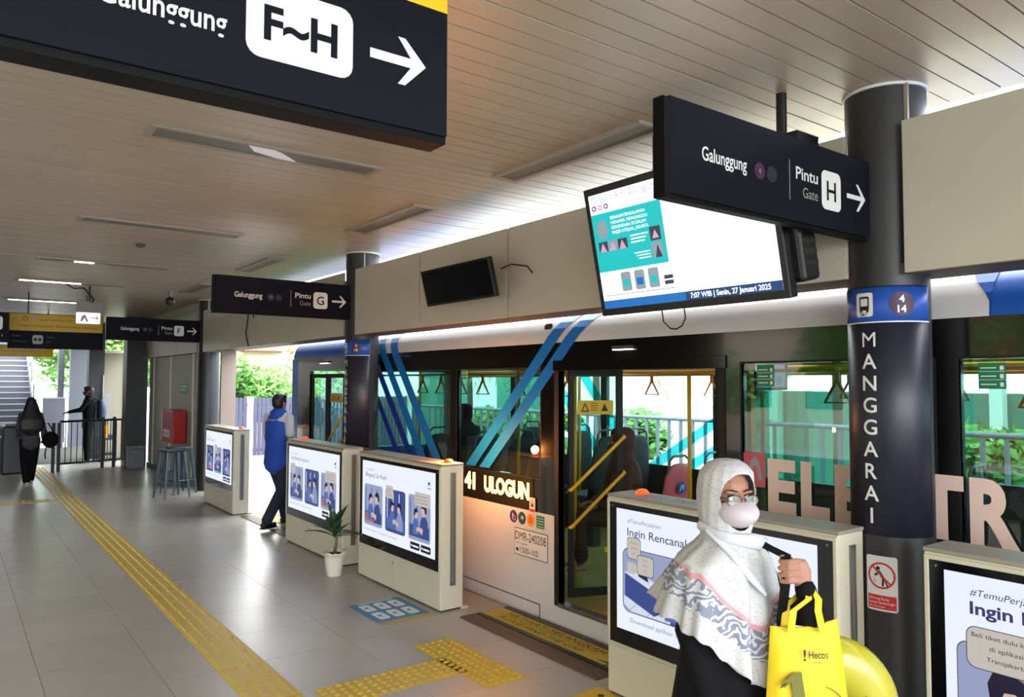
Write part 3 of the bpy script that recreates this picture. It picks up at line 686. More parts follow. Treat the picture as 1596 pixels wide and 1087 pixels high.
def cabinet(y0, y1, label, ad, dome_y=None, scrib=None):
    t = thing('display_cabinet', label, 'display cabinet', (3.32, (y0+y1)/2, 0), 'cream gate cabinets with advertising screens')
    x0, x1 = 3.22, 3.44; m = .012
    g = MB(); g.box(x0+.006, x1, y0, y1, .012, 1.165); g.build('body', 'cab', t, bev=.006)
    box('top_cover', 'cab_top', t, x0+.004, x1+.003, y0-.003, y1+.003, 1.165, 1.182, bev=.003)
    box('plinth', 'slot_dark', t, x0+.02, x1-.01, y0+.01, y1-.01, 0, .012)
    g = MB(); fz0, fz1 = .30, 1.155          # raised frame round the screen
    g.box(x0-.004, x0+.006, y0+.004, y1-.004, fz1-.018, fz1).box(x0-.004, x0+.006, y0+.004, y1-.004, fz0, fz0+.016)
    g.box(x0-.004, x0+.006, y0+.004, y0+.022, fz0+.016, fz1-.018).box(x0-.004, x0+.006, y1-.022, y1-.004, fz0+.016, fz1-.018); g.build('front_frame', 'cab', t, bev=.002)
    gl = box('screen_glass', 'screen_glass', t, x0+.001, x0+.006, y0+.022, y1-.022, fz0+.016, fz1-.018)
    sw = (y1-y0-.16)/1.34
    ad.build('screen_picture', t, (x0+.0006, y1-.08, .405), (0, -sw, 0), (0, 0, 1), (-1, 0, 0), step=.00025)
    box('lower_door', 'cab', t, x0, x0+.006, y0+.006, y1-.006, .02, .292, bev=.002)
    MB().cyl((x0, (y0+y1)/2+.05, .25), (x0-.006, (y0+y1)/2+.05, .25), .008).cyl((x0-.004, (y0+y1)/2+.05, .245), (x0-.006, (y0+y1)/2+.05, .225), .003).build('lock', 'metal', t)
    MB().cyl((x0, y0+.05, 1.115), (x0-.002, y0+.05, 1.115), .005).cyl((x0, y1-.05, 1.115), (x0-.002, y1-.05, 1.115), .005).build('screw', 'metal', t)
    g = MB(); g.box(x1-.125, x1-.115, y0-.006, y0, .20, 1.11).box(x1-.085, x1-.075, y0-.006, y0, .20, 1.11).box(x1-.115, x1-.085, y0-.006, y0, .20, .212).box(x1-.115, x1-.085, y0-.006, y0, 1.098, 1.11); g.build('end_slot_frame', 'metal', t)
    box('end_slot', 'light_diffuser', t, x1-.115, x1-.085, y0-.002, y0, .212, 1.098)
    box('foot', 'cab', t, x1-.02, x1+.045, y0-.012, y0+.03, 0, .018)
    if dome_y:
        MB().lathe((3.36, dome_y, 1.182), [(.042, 0), (.040, .012), (.028, .026), (.008, .032)], 16).build('warning_dome', 'dome_red', t, smooth=True)
    if scrib:
        f = Flat(); rn = random.Random(int(scrib*10))
        f.text('AWAS  PINTU', 0, .05, .05, 'purple_scribble', 0, w=.42).text('jangan bersandar', .02, .015, .022, 'purple_scribble', 0, w=.38)
        f.build('top_writing', t, (3.26, scrib, 1.182), (0, -1, 0), (1, 0, 0), (0, 0, 1), step=.0015)
    return t
cabinet(5.255, 6.76, 'cream display cabinet right of the potted plant, red dome lamp on its near end', ad3('Bingung Cari Rute?', '#TemuPerjalanan', 6, (1, 2)), dome_y=5.36, scrib=5.95)
cabinet(7.13, 8.70, 'cream display cabinet left of the potted plant, before the man in blue vest', ad3('Ingin Berkendara Yang Aman?', '#TemuPerjalanan', 10, (0, 2)), dome_y=8.5)
cabinet(10.73, 12.2, 'farthest cream display cabinet, beside the stool and third column', ad3('Lupa Turun?', '#TemuPerjalanan', 15, (1,)), dome_y=10.85)
cabinet(1.86, 3.335, 'cream display cabinet behind the woman in the white headscarf', ad_counter(), dome_y=3.18, scrib=3.15)
cabinet(-.05, 1.49, 'cream display cabinet cut by the right edge, its screen showing a cartoon boy', ad_ticket())
# orange warning lamp glow at the gate end (its dome stands on the cabinet)
pl = bpy.data.lights.new('warning_lamp', 'POINT'); pl.energy = 26; pl.color = (1, .34, .08); pl.shadow_soft_size = .035
po = bpy.data.objects.new('warning_lamp', pl); C.objects.link(po); po.location = (3.41, 5.33, 1.245)

# ---------------------------------------------------------------- potted plant
mat('pot', (222, 216, 202), .5, var=.05); mat('soil', (60, 46, 34), .9); mat('leaf_dark', (46, 84, 44), .45, var=.25, vs=8); mat('stem', (88, 100, 60), .6)
t = thing('potted_plant', 'small green plant in a white scalloped pot between two display cabinets', 'plant', (3.02, 6.86, 0))
g = MB(); rings = []
for r, z in ((.066, 0), (.07, .01), (.092, .17), (.096, .20), (.108, .215), (.115, .235), (.105, .232), (.09, .205)):
    n = 40; rings.append([(3.02+(r*(1+(.045*math.cos(10*2*PI*k/n) if z > .19 else 0)))*math.cos(2*PI*k/n), 6.86+(r*(1+(.045*math.cos(10*2*PI*k/n) if z > .19 else 0)))*math.sin(2*PI*k/n), z-(.012*(math.cos(10*2*PI*k/n) < 0) if z > .21 else 0)) for k in range(n)])
g.loft(rings); g.build('pot', 'pot', t, smooth=True)
MB().lathe((3.02, 6.86, .2), [(.085, 0), (.06, .014)], 20).build('soil', 'soil', t)
MB().tube([(3.02, 6.86, .2), (3.035, 6.85, .32), (3.045, 6.87, .42)], [.016, .013, .010], 7).build('stem', 'stem', t, smooth=True)
rn = random.Random(3)
for k in range(15):
    a = k*2.4+.3; el = (.15, .5, .8, 1.1, 1.35)[k % 5]; L = .27+.09*rn.random(); b0 = Vector((3.02, 6.86, .36+.006*k))
    d = Vector((math.cos(a)*math.cos(el), math.sin(a)*math.cos(el), math.sin(el))); sd = Vector((-math.sin(a), math.cos(a), 0))
    g = MB(); vs = []
    N = 8
    for i in range(N+1):
        s = i/N; p = b0+d*L*s+Vector((0, 0, -.22*L*s*s*(1.6-el*.6))); wd = .036*math.sin(PI*min(1, .12+s*.88))**.8*(1 if i < N else .05)
        up = d.cross(sd).normalized()
        vs += [p-sd*wd+up*.006, p, p+sd*wd+up*.006]
    g.mesh(vs, [(i*3+j, i*3+j+1, i*3+j+4, i*3+j+3) for i in range(N) for j in (0, 1)])
    o = g.build('leaf', 'leaf_dark', t, smooth=True); s_ = o.modifiers.new('s', 'SOLIDIFY'); s_.thickness = .0015

# ---------------------------------------------------------------- floor decal
mat('decal_blue', (74, 132, 168), .6, var=.06); mat('decal_yellow', (176, 156, 80), .6)
t = thing('floor_sticker', 'blue floor sticker with six white icons in front of the display cabinet', 'sticker', (2.93, 5.55, 0))
f = Flat(); f.rect(0, .62, 0, .47, 'decal_blue', 0).rect(.545, .62, 0, .47, 'decal_yellow', 1)
for i in range(3):
    for j in range(2):
        x = .06+j*.235; y = .06+i*.13; f.rr(x, x+.19, y, y+.095, .025, 'white_ink', 2); cx = x+.09
        f.poly([(cx-.03, y+.03), (cx-.01, y+.06), (cx+.01, y+.045), (cx+.045, y+.065), (cx+.02, y+.025)], 'decal_blue', 3).circ(cx-.03, y+.07, .01, 'decal_blue', 3)
f.text('Mohon tertib', .565, .03, .03, 'decal_blue', 2, w=.0+.04).rect(.012, .03, .08, .40, 'white_ink', 2)
f.build('printed_face', t, (2.70, 5.86, .0004), (0, -1, 0), (1, 0, 0), (0, 0, 1), step=.0004)
f2 = thing('arrow_sticker', 'yellow floor sticker at the foot of the cabinet behind the woman', 'sticker', (3.05, 3.3, 0))
f = Flat(); f.rect(0, .62, 0, .3, 'yellow_sign', 0).circ(.1, .22, .02, 'black_ink', 1).poly([(.2, .1), (.4, .1), (.4, .06), (.5, .13), (.4, .2), (.4, .16), (.2, .16)], 'black_ink', 1)
f.build('printed_face', f2, (2.93, 3.42, .0004), (0, -1, 0), (1, 0, 0), (0, 0, 1), step=.0004)

# ================================================================ BUS
mat('bus_black', (14, 12, 13), .12, spec=.5, coat=.3); mat('bus_white', (212, 212, 214), .25, spec=.5, coat=.3); mat('bus_blue', (20, 84, 176), .4); mat('stripe_blue', (18, 112, 196), .35); mat('stripe_dark', (22, 48, 150), .35)
mat('stripe_teal', (14, 128, 134), .5); mat('letter_skin', (238, 206, 194), .4); mat('bus_grey', (58, 60, 62), .5); mat('bus_floor', (150, 124, 52), .6, var=.1); mat('bus_ceiling', (150, 152, 150), .5)
mat('pole_yellow', (222, 164, 22), .35); mat('seat_blue', (34, 52, 84), .6); mat('seat_pink', (196, 88, 98), .5); mat('seat_dark', (36, 38, 42), .6); mat('sticker_green', (10, 120, 76), .5); mat('strap_orange', (222, 128, 30), .45)
mat('rubber', (14, 14, 15), .7)
glass('bus_glass', (.53, .69, .65, 1), .04); glass('far_glass', (.78, .93, .92, 1), .03); glass('door_glass', (.80, .92, .90, 1), .03); glass('stripe_film', (.04, .52, .58, 1), .02); glass('partition', (.45, .78, .70, 1), .05)
bus = thing('city_bus', 'white, black and blue electric city bus standing at the gates with its middle door open', 'bus', (5.07, 4.1, -.36))
XB = 3.82; XF = 6.32; Y0, Y1 = -1.9, 10.15
def wall_holes(g, xa, xb, y0, y1, z0, z1, holes):
    ys = sorted({y0, y1, *[h[0] for h in holes], *[h[1] for h in holes]}); zs = sorted({z0, z1, *[h[2] for h in holes], *[h[3] for h in holes]})
    for i in range(len(ys)-1):
        j = 0
        while j < len(zs)-1:
            def hol(j): 
                cy, cz = (ys[i]+ys[i+1])/2, (zs[j]+zs[j+1])/2
                return cz < z0 or cz > z1 or cy < y0 or cy > y1 or any(h[0] < cy < h[1] and h[2] < cz < h[3] for h in holes)
            if hol(j): j += 1; continue
            k = j
            while k+1 < len(zs)-1 and not hol(k+1): k += 1
            g.box(xa, xb, ys[i], ys[i+1], zs[j], zs[k+1]); j = k+1
DOOR = (2.97, 4.49, .15, 1.99); FD = (8.45, 9.52, .15, 1.99)
wins = [(6.08, 8.0, 1.08, 1.96), (4.72, 5.95, 1.08, 1.96), (1.70, 2.80, 1.02, 1.965), (-.1, 1.585, 1.02, 1.965), (-1.7, -.2, 1.02, 1.965)]
g = MB(); wall_holes(g, XB, XB+.05, Y0, Y1, .81, 2.16, wins+[DOOR, FD]); g.build('window_band', 'bus_black', bus)
g = MB(); wall_holes(g, XB, XB+.05, Y0, Y1-.1, -.16, .81, [DOOR, FD]); g.build('skirt', 'bus_white', bus)
MB().box(XB-.004, XB, 4.72, Y1-.2, .085, .092).box(XB-.004, XB, 4.72, 4.727, -.1, .09).build('skirt_seam', 'bus_grey', bus)
for i, (a, b, c_, d) in enumerate(wins):
    w_ = box('window', 'bus_glass', bus, XB+.012, XB+.018, a, b, c_, d)
    g = MB(); e = .012; g.box(XB-.002, XB+.02, a-e, a, c_-e, d+e).box(XB-.002, XB+.02, b, b+e, c_-e, d+e).box(XB-.002, XB+.02, a, b, c_-e, c_).box(XB-.002, XB+.02, a, b, d, d+e); g.build('seal', 'rubber', w_)
# roof cove as one profile, white with blue ends
prof = [(0, 2.16), (.004, 2.21), (.02, 2.27), (.05, 2.32), (.10, 2.365), (.17, 2.395), (.3, 2.415)]
def cove(y): return [(XB+a, y, z) for a, z in prof]+[(XF-a, y, z) for a, z in reversed(prof)]
g = MB(); g.loft([cove(1.45), cove(7.8)]); smooth_by_angle(g.build('roof_white', 'bus_white', bus), .7)
g = MB(); g.loft([cove(7.8), cove(Y1-.05)]); smooth_by_angle(g.build('roof_blue_front', 'bus_blue', bus), .7)
g = MB()
r1 = [(XB+a, 1.45+(.04 if False else .12*(1-(z-2.16)/.255)) , z) for a, z in prof]
g.loft([cove(Y0), cove(1.45)]); smooth_by_angle(g.build('roof_blue_rear', 'bus_blue', bus), .7)
box('roof_unit', 'wall_cream', bus, 4.35, 5.9, 1.65, 4.2, 2.41, 2.62, bev=.02); box('roof_slot', 'rubber', bus, 4.345, 4.352, 1.9, 2.2, 2.44, 2.46)
def cove_pt(y, z, d=.003):
    if z <= 2.16: return (XB-d, y, z)
    for (a0, z0), (a1, z1) in zip(prof, prof[1:]):
        if z <= z1+1e-6:
            k = (z-z0)/(z1-z0); return (XB+a0+(a1-a0)*k-d*1.2, y, z+d*.8)
    return (XB+.3, y, 2.418)
def stripe(pts, w_, m, d=.003):
    """pts: centre line (y,z)"""
    g = MB(); Z = []
    zmin, zmax = pts[0][1], pts[-1][1]; zs = sorted({zmin, zmax, 1.5, 1.9, 2.16, *[z for a, z in prof if zmin < z < zmax]})
    zs = [z for z in zs if zmin <= z <= zmax]
    vs = []
    for z in zs:
        for (ya, za), (yb, zb) in zip(pts, pts[1:]):
            if za <= z <= zb: y = ya+(yb-ya)*(z-za)/(zb-za); break
        vs += [cove_pt(y-w_/2, z, d), cove_pt(y+w_/2, z, d)]
    g.mesh(vs, [(2*i, 2*i+1, 2*i+3, 2*i+2) for i in range(len(zs)-1)])
    return g.build('stripe', m, bus)
stripe([(5.72, 1.10), (4.60, 2.16), (4.36, 2.41)], .15, 'stripe_blue'); stripe([(5.50, 1.10), (4.38, 2.16), (4.12, 2.41)], .15, 'stripe_blue')
stripe([(6.30, 1.10), (7.17, 2.16), (7.30, 2.41)], .16, 'stripe_blue'); stripe([(6.58, 1.10), (7.44, 2.16), (7.6, 2.41)], .15, 'stripe_blue')
stripe([(6.82, 1.10), (7.7, 2.16)], .13, 'stripe_dark'); stripe([(7.10, 1.10), (7.98, 2.16)], .11, 'stripe_dark')
g = MB(); zz = [z for a, z in prof]; yy = [1.40, 1.43, 1.47, 1.51, 1.545, 1.57, 1.60]
g.mesh([cove_pt(yy[i], zz[i]) for i in range(7)]+[cove_pt(1.44, zz[i]) for i in range(7)], [(i, i+1, 8+i, 7+i) for i in range(6)]); g.build('rear_blue_edge', 'bus_blue', bus)
# front end
g = MB(); g.box(XB-.003, XB+.05, Y1-.42+.2, Y1, .2, 2.16); g.build('front_corner', 'bus_blue', bus, bev=.02)
g = MB(); g.box(XB+.05, XF-.05, Y1-.06, Y1, -.1, .9).box(XB+.05, XF-.05, Y1-.06, Y1, 2.0, 2.3); g.build('front_mask', 'bus_blue', bus); box('windscreen', 'bus_glass', bus, XB+.06, XF-.06, Y1-.04, Y1-.03, .9, 2.0)
g = MB(); g.box(XB, XF, Y0, Y0+.05, -.16, 2.3); g.build('rear_wall', 'bus_white', bus)
# far side with windows
fw = [(8.4, 9.9, .95, 1.92), (6.6, 8.3, .95, 1.92), (4.95, 6.5, .95, 1.92), (2.9, 4.85, .95, 1.92), (1.3, 2.75, 1.1, 1.92), (-.3, 1.2, 1.1, 1.92), (-1.7, -.4, 1.1, 1.92)]
g = MB(); wall_holes(g, XF-.05, XF, Y0, Y1, -.16, 2.16, fw); g.build('far_side', 'bus_grey', bus)
for a, b, c_, d in fw: box('far_window', 'far_glass', bus, XF-.03, XF-.024, a, b, c_, d)
for (ya, za, yb, zb, w_) in ((5.75, .95, 4.15, 1.92, .20), (5.30, .95, 4.9-.55, 1.5, .20), (6.9, 1.92, 6.05, .95, .18), (7.5, 1.92, 6.6, .95, .18)):
    g = MB(); g.mesh([(XF-.034, ya-w_/2, za), (XF-.034, ya+w_/2, za), (XF-.034, yb+w_/2, zb), (XF-.034, yb-w_/2, zb)], [(0, 1, 2, 3)]); g.build('far_stripe', 'stripe_film', bus)
box('interior_floor', 'bus_floor', bus, XB+.05, XF-.05, Y0+.05, Y1-.06, .10, .15); box('interior_ceiling', 'bus_ceiling', bus, XB+.05, XF-.05, Y0+.05, Y1-.06, 2.06, 2.10)
box('door_sill', 'metal', bus, XB-.012, XB+.07, DOOR[0], DOOR[1], .125, .155, bev=.004)
mat('strip_light', (255, 255, 255), .5, emis=2.5)
for x in (4.45, 5.7):
    for y in (-.8, 1.4, 3.5, 5.6, 7.7): box('ceiling_strip_light', 'strip_light', bus, x-.04, x+.04, y, y+1.0, 2.05, 2.059)
# door header and lamp
box('door_header', 'bus_black', bus, XB-.012, XB, DOOR[0]-.06, DOOR[1]+.06, 1.94, 2.02, bev=.003)
lm = box('door_lamp', 'bus_grey', bus, XB-.03, XB, 3.68, 3.88, 2.085, 2.11, bev=.004); box('lamp_lens', 'tube_lit', lm, XB-.028, XB-.004, 3.69, 3.87, 2.080, 2.085)
lm = box('front_door_lamp', 'bus_grey', bus, XB-.03, XB, 8.9, 9.15, 2.085, 2.11, bev=.004); box('lamp_lens', 'tube_lit', lm, XB-.028, XB-.004, 8.92, 9.13, 2.080, 2.085)
g = MB(); g.box(XB-.006, XB+.06, DOOR[1], DOOR[1]+.05, .13, 1.99).box(XB-.006, XB+.06, DOOR[0]-.05, DOOR[0], .13, 1.99).build('door_jamb', 'rubber', bus)
# door leaves: (hinge, free end)
def leaf(h, e, bars=True, sticker=True, z0=.20, z1=1.95):
    h = Vector((h[0], h[1], 0)); e = Vector((e[0], e[1], 0)); u_ = (e-h).normalized(); L = (e-h).length; nn = Vector((u_.y, -u_.x, 0))
    if nn.y > 0: nn = -nn
    def bx(g, a, b, c_, d, t0=-.015, t1=.015): g.obox(h+u_*(a+b)/2+nn*(t0+t1)/2+Vector((0, 0, (c_+d)/2)), u_, nn, (0, 0, 1), (b-a)/2, (t1-t0)/2, (d-c_)/2)
    g = MB(); bx(g, 0, .04, z0, z1); bx(g, L-.05, L, z0, z1); bx(g, .04, L-.05, z1-.05, z1); bx(g, .04, L-.05, z0, z0+.06)
    lf = g.build('door_leaf', 'rubber', bus)
    g = MB(); bx(g, .04, L-.05, z0+.06, z1-.05, -.004, .004); g.build('pane', 'door_glass', lf)
    if bars:
        g = MB()
        for za, zb in ((1.02, 1.43), (.735, 1.15)):
            a = h+u_*.0+nn*.05+Vector((0, 0, za)); b = h+u_*(L-.0)+nn*.05+Vector((0, 0, zb))
            g.tube([a-nn*.04, a, b, b-nn*.04], .014, 8)
        g.build('grab_bar', 'pole_yellow', lf, smooth=True)
    if sticker:
        g = MB(); bx(g, .07, L-.08, 1.60, 1.71, .006, .008); s_ = g.build('warning_sticker', 'yellow_sign', lf)
        f = Flat(); f.poly([(.02, .015), (.09, .015), (.055, .09)], 'black_ink', 0).poly([(.035, .024), (.075, .024), (.055, .07)], 'yellow_sign', 1).poly([(.19, .02), (.25, .02), (.22, .08)], 'black_ink', 0)
        for k in range(4): f.rect(.10, .16, .025+k*.018, .03+k*.018, 'black_ink', 0)
        f.build('sticker_print', lf, h+u_*.08+nn*.009+Vector((0, 0, 1.605)), u_, (0, 0, 1), nn, step=.0006)
        g = MB(); bx(g, L-.16, L-.10, .53, .57, .016, .018); g.build('latch_label', 'yellow_bright', lf)
    return lf
leaf((3.875, 4.44), (4.30, 4.28)); leaf((3.875, 3.02), (4.30, 3.14), True, False)
leaf((3.85, 9.50), (3.85, 8.99), False, False); leaf((3.85, 8.97), (3.85, 8.47), True, True)
# led destination board
box('led_board', 'bus_black', bus, XB-.008, XB, 4.80, 5.86, .835, 1.075, bev=.002)
f = Flat(); mat('led_amber', (255, 150, 40), .5, emis=8.0, ecol=(255, 168, 70))
f.text('41', .0, .02, .135, 'led_amber', 0, w=.17, bold=.05).text('ULOGUN', .31, .02, .125, 'led_amber', 0, w=.64, bold=.05)
f.split(bus, (XB-.009, 5.80, .88), (0, -1, 0), (0, 0, 1), (-1, 0, 0))
# stickers on the skirt
mat('round_purple', (66, 40, 110), .4); mat('round_teal', (20, 80, 120), .4); mat('round_orange', (226, 150, 30), .4)
f = Flat()
for k, m_ in enumerate(('round_purple', 'round_teal', 'round_orange')): f.circ(.07+k*.115, .0, .052, m_, 0, .052)
f.circ(.06, .018, .008, 'white_ink', 1).ring(.075, -.012, .022, .005, 'white_ink', 1).rect(.056, .066, -.015, .012, 'white_ink', 2).poly([(.16, -.01), (.2, -.02), (.215, .01), (.18, .02)], 'sticker_green', 1).circ(.19, .005, .015, 'yellow_bright', 2).circ(.3, 0, .022, 'red_ink', 1).circ(.3, .0, .011, 'round_orange', 2)
f.rect(.375, .475, -.05, .05, 'sticker_green', 0)
for k in range(4): f.rect(.385, .465, -.038+k*.022, -.034+k*.022, 'white_ink', 1)
f.build('round_stickers', bus, (XB-.001, 5.14, .735), (0, -1, 0), (0, 0, 1), (-1, 0, 0))
f = Flat(); f.rect(0, .435, 0, .22, 'black_ink', 0).rect(.006, .429, .006, .214, 'white_paint', 1)
f.text('DMR-240208', .012, .125, .068, 'black_ink', 2, w=.40, bold=.006).text('Info Layanan', .03, .092, .018, 'black_ink', 2, w=.14).circ(.04, .045, .016, 'black_ink', 2).text('1500-102', .075, .025, .045, 'black_ink', 2, w=.24)
f.build('fleet_number_plate', bus, (XB-.001, 5.055, .43), (0, -1, 0), (0, 0, 1), (-1, 0, 0))
f = Flat(); f.rr(0, .075, 0, .12, .008, 'white_paint', 0).rect(.005, .07, .006, .03, 'red_ink', 1).ring(.0375, .07, .026, .005, 'red_ink', 1).poly([(.02, .05), (.055, .05), (.0375, .088)], 'black_ink', 2)
f.build('warning_sticker', bus, (XB-.0095, 4.845, .80), (0, -1, 0), (0, 0, 1), (-1, 0, 0))
f = Flat(); f.rr(0, .10, 0, .045, .02, 'rubber', 0); f.build('roof_vent', bus, (XB+.012, 4.68, 2.27), (0, -1, 0), (.25, 0, 1), (-1, 0, .25), step=.006)
# green window stickers
for (ya, z0_, z1_) in ((2.70, 1.83, 1.955), (1.505, 1.825, 1.945), (5.90, 1.88, 1.96)):
    f = Flat(); W2 = .115; f.rect(0, W2, 0, z1_-z0_, 'sticker_green', 0)
    for k in range(3): f.rect(.01, W2*.65, .018+k*.038, .023+k*.038, 'white_ink', 1).rr(W2*.78, W2*.92, .01+k*.038, .03+k*.038, .004, 'white_ink', 1)
    for k in range(2): f.rect(.004, W2-.004, .041+k*.038, .043+k*.038, 'white_ink', 1)
    f.build('green_sticker', bus, (XB+.010, ya, z0_), (0, -1, 0), (0, 0, 1), (-1, 0, 0))
# big letters across the windows
def bigletter(ch, ya, yb, z0_=1.125, z1_=1.40):
    f = Flat(); f.text(ch, 0, 0, z1_-z0_, 'letter_skin', 0, w=ya-yb, bold=.045)
    f.build('big_letter', bus, (XB-.004, ya, z0_), (0, -1, 0), (0, 0, 1), (-1, 0, 0))
for ch, ya, yb in (('E', 2.625, 2.445), ('L', 2.415, 2.245), ('E', 2.215, 2.045), ('C', 2.02, 1.80), ('T', 1.775, 1.575), ('R', 1.55, 1.345)): bigletter(ch, ya, yb)
box('lower_film', 'bus_brown', bus, XB+.0105, XB+.0118, 1.70, 2.80, 1.02, 1.24) if False else None
# pink floor-standing symbol on the window
f = Flat(); f.rr(0, .15, 0, .20, .01, 'seat_pink', 0).poly([(.03, .03), (.05, .15), (.08, .18), (.11, .15), (.13, .04), (.10, .04), (.09, .12), (.07, .12), (.055, .03)], 'grey_ink', 1)
f.build('pink_sticker', bus, (XB+.010, 2.80, 1.24), (0, -1, 0), (0, 0, 1), (-1, 0, 0))
# inside: rails, straps, poles
for x in (4.35, 5.75):
    MB().cyl((x, -1.6, 1.985), (x, 9.0, 1.985), .016).build('overhead_rail', 'pole_yellow', bus, smooth=True)
    MB().cyl((x+.0, -1.6, 1.93), (x+.0, 9.0, 1.93), .012).build('overhead_rail', 'pole_yellow', bus, smooth=True)
def strap(x, y, z=1.93):
    g = MB(); g.box(x-.006, x+.006, y-.016, y+.016, z-.07, z+.01)
    s_ = g.build('hanging_strap', 'strap_orange', bus)
    a, b, c_ = (x, y, z-.06), (x+.03, y-.062, z-.20), (x-.03, y+.062, z-.20)
    MB().tube([a, b, c_, a], .012, 6).build('grip', 'strap_orange', s_)
for y in (-.6, .2, .7, 1.05, 1.45, 1.9, 2.22, 2.5, 5.0, 5.35, 5.7, 6.3, 6.7, 7.1, 7.5): strap(4.35, y)
for y in (3.2, 4.05, 4.55, 5.3, 1.2, 1.8, 2.4): strap(5.75, y)
for x, y in ((4.35, 2.35), (4.35, 1.0), (5.0, 4.19), (5.75, 4.0), (5.1, 5.1), (4.35, 4.9), (4.35, 5.7), (4.35, 6.9), (5.75, 6.4), (5.75, 1.9), (4.6, 8.0)):
    MB().cyl((x, y, .15), (x, y, 2.06), .017).build('pole', 'pole_yellow', bus, smooth=True)
def seat(x, y, m='seat_blue', zt=1.15, zs=.60, facing=1, logo=False):
    g = MB(); g.sweep([(x, y+.02*facing, zs-.02), (x, y-.02*facing, zs+.2), (x, y-.05*facing, zt-.12), (x, y-.06*facing, zt-.03)], [(.21, .035), (.21, .03), (.18, .03), (.11, .025)], side=(1, 0, 0), n=16)
    s_ = g.build('seat', m, bus, smooth=True)
    g = MB(); g.box(x-.2, x+.2, min(y, y+.42*facing), max(y, y+.42*facing), zs-.08, zs-.01); g.build('cushion', m, s_, bev=.02)
    MB().box(x-.05, x+.05, min(y+.1*facing, y+.3*facing), max(y+.1*facing, y+.3*facing), .15, zs-.08).build('pedestal', 'bus_grey', s_)
    MB().tube([(x-.15, y-.05*facing, zt-.12), (x-.13, y-.06*facing, zt+.02), (x-.08, y-.06*facing, zt+.06), (x+.08, y-.06*facing, zt+.06), (x+.13, y-.06*facing, zt+.02), (x+.15, y-.05*facing, zt-.12)], .012, 6).build('grab_handle', 'steel_grey', s_, smooth=True)
    if logo:
        f = Flat(); f.circ(0, 0, .055, 'wrap_blue', 0).poly([(-.03, -.025), (-.018, -.025), (-.005, .015), (.018, -.03), (.03, .03), (.018, .03), (.012, .0), (-.008, .035)], 'white_ink', 1)
        f.build('logo', s_, (x, y-.085, zs+.36), (1, 0, 0), (0, -.06, 1), (0, -1, 0), step=.003)
seat(5.30, 4.62, 'seat_pink', 1.13, .55, 1, True); seat(5.85, 4.66, 'seat_pink', 1.13, .55, 1)
for x, y in ((4.3, 5.3), (4.3, 6.2), (4.75, 6.2), (4.3, 7.1), (5.9, 5.7), (5.45, 5.7), (5.9, 6.6), (5.45, 6.6), (5.9, 7.5)): seat(x, y, 'seat_dark', 1.30, .7)
for x, y in ((4.15, 1.0), (4.15, .2), (5.9, 1.6), (5.9, .8), (5.9, 2.4)): seat(x, y, 'seat_blue', 1.2, .6)
g = MB(); g.box(5.4, 6.25, 8.15, 8.19, .15, 1.15); g.build('driver_partition', 'bus_grey', bus)
g = MB(); g.box(4.0, 4.65, 2.84, 2.86, .9, 1.8); g.build('glass_screen', 'partition', bus); g = MB(); g.box(3.95, 4.0, 2.83, 2.87, .15, 2.05); g.build('screen_post', 'pole_yellow', bus)
box('passenger_display', 'tv_case', bus, 4.1, 4.6, 3.0, 3.04, 1.80, 2.0)
f = Flat(); f.rect(0, .44, 0, .16, 's_lav', 0).rect(.01, .3, .02, .14, 's_white', 1).text('Halte Manggarai', .02, .09, .03, 's_ink', 2, w=.26).rect(.02, .22, .04, .05, 's_grey', 2).circ(.37, .05, .03, 's_blue', 1)
f.build('display_picture', bus, (4.13, 2.998, 1.82), (1, 0, 0), (0, 0, 1), (0, -1, 0))
box('side_display', 'tv_case', bus, 3.99, 4.02, 2.82, 2.96, 1.77, 1.92)
# wheels
def wheel(y):
    for xa, xb in ((3.90, 4.15), (5.99, 6.24)):
        g = MB(); g.cyl((xa, y, .06), (xb, y, .06), .42, n=28); wh = g.build('wheel', 'rubber', bus, smooth=False)
        MB().cyl((xa-.01, y, .06), (xb+.01, y, .06), .24, n=20).build('rim', 'metal', wh)
for y in (-.2,): pass
bus_under = box('underbody', 'rubber', bus, XB+.1, XF-.1, Y0+.2, Y1-.3, -.1, .10)
def small_wheel(y):
    for xa, xb in ((3.95, 4.2), (5.95, 6.2)):
        g = MB(); g.cyl((xa, y, -.13), (xb, y, -.13), .23, n=24); wh = g.build('wheel', 'rubber', bus)
        MB().cyl((xa-.01, y, -.13), (xb+.01, y, -.13), .12, n=16).build('rim', 'metal', wh)
small_wheel(7.9); small_wheel(1.2)

# ================================================================ FAR END OF THE PLATFORM
mat('pinkish_far', (150, 144, 124), .6)
wp = thing('trim_3', None, None, (3.56, 15.7, 0), kind='structure')
for a, b in ((13.9, 14.22), (14.28, 15.9), (15.96, 17.42), (17.48, 17.9)): box('panel', 'wall_panel', wp, 3.55, 3.60, a, b, .12, 2.5)
for a in (14.25, 15.93, 17.45): box('batten', 'wall_batten', wp, 3.53, 3.6, a-.03, a+.03, .10, 2.5)
box('skirting', 'steel_grey', wp, 3.52, 3.6, 13.75, 17.9, 0, .11); box('head_band', 'wall_cream', wp, 3.54, 3.6, 13.75, 20.4, 2.5, 3.25)
t = thing('fire_hose_box', 'red fire extinguisher box on the panelled wall near the stool', 'fire box', (3.45, 15.1, .72))
box('box', 'red_box', t, 3.30, 3.53, 14.62, 15.45, .72, 1.32, bev=.01); box('glass_edge', 'white_paint', t, 3.32, 3.52, 15.45, 15.62, .74, 1.28, bev=.01)
f = Flat(); f.rect(.1, .62, .1, .24, 'white_ink', 0).text('HYDRANT', .14, .14, .06, 'red_ink', 1, w=.44); f.build('printed_label', t, (3.299, 15.45, .72), (0, -1, 0), (0, 0, 1), (-1, 0, 0), step=.002)
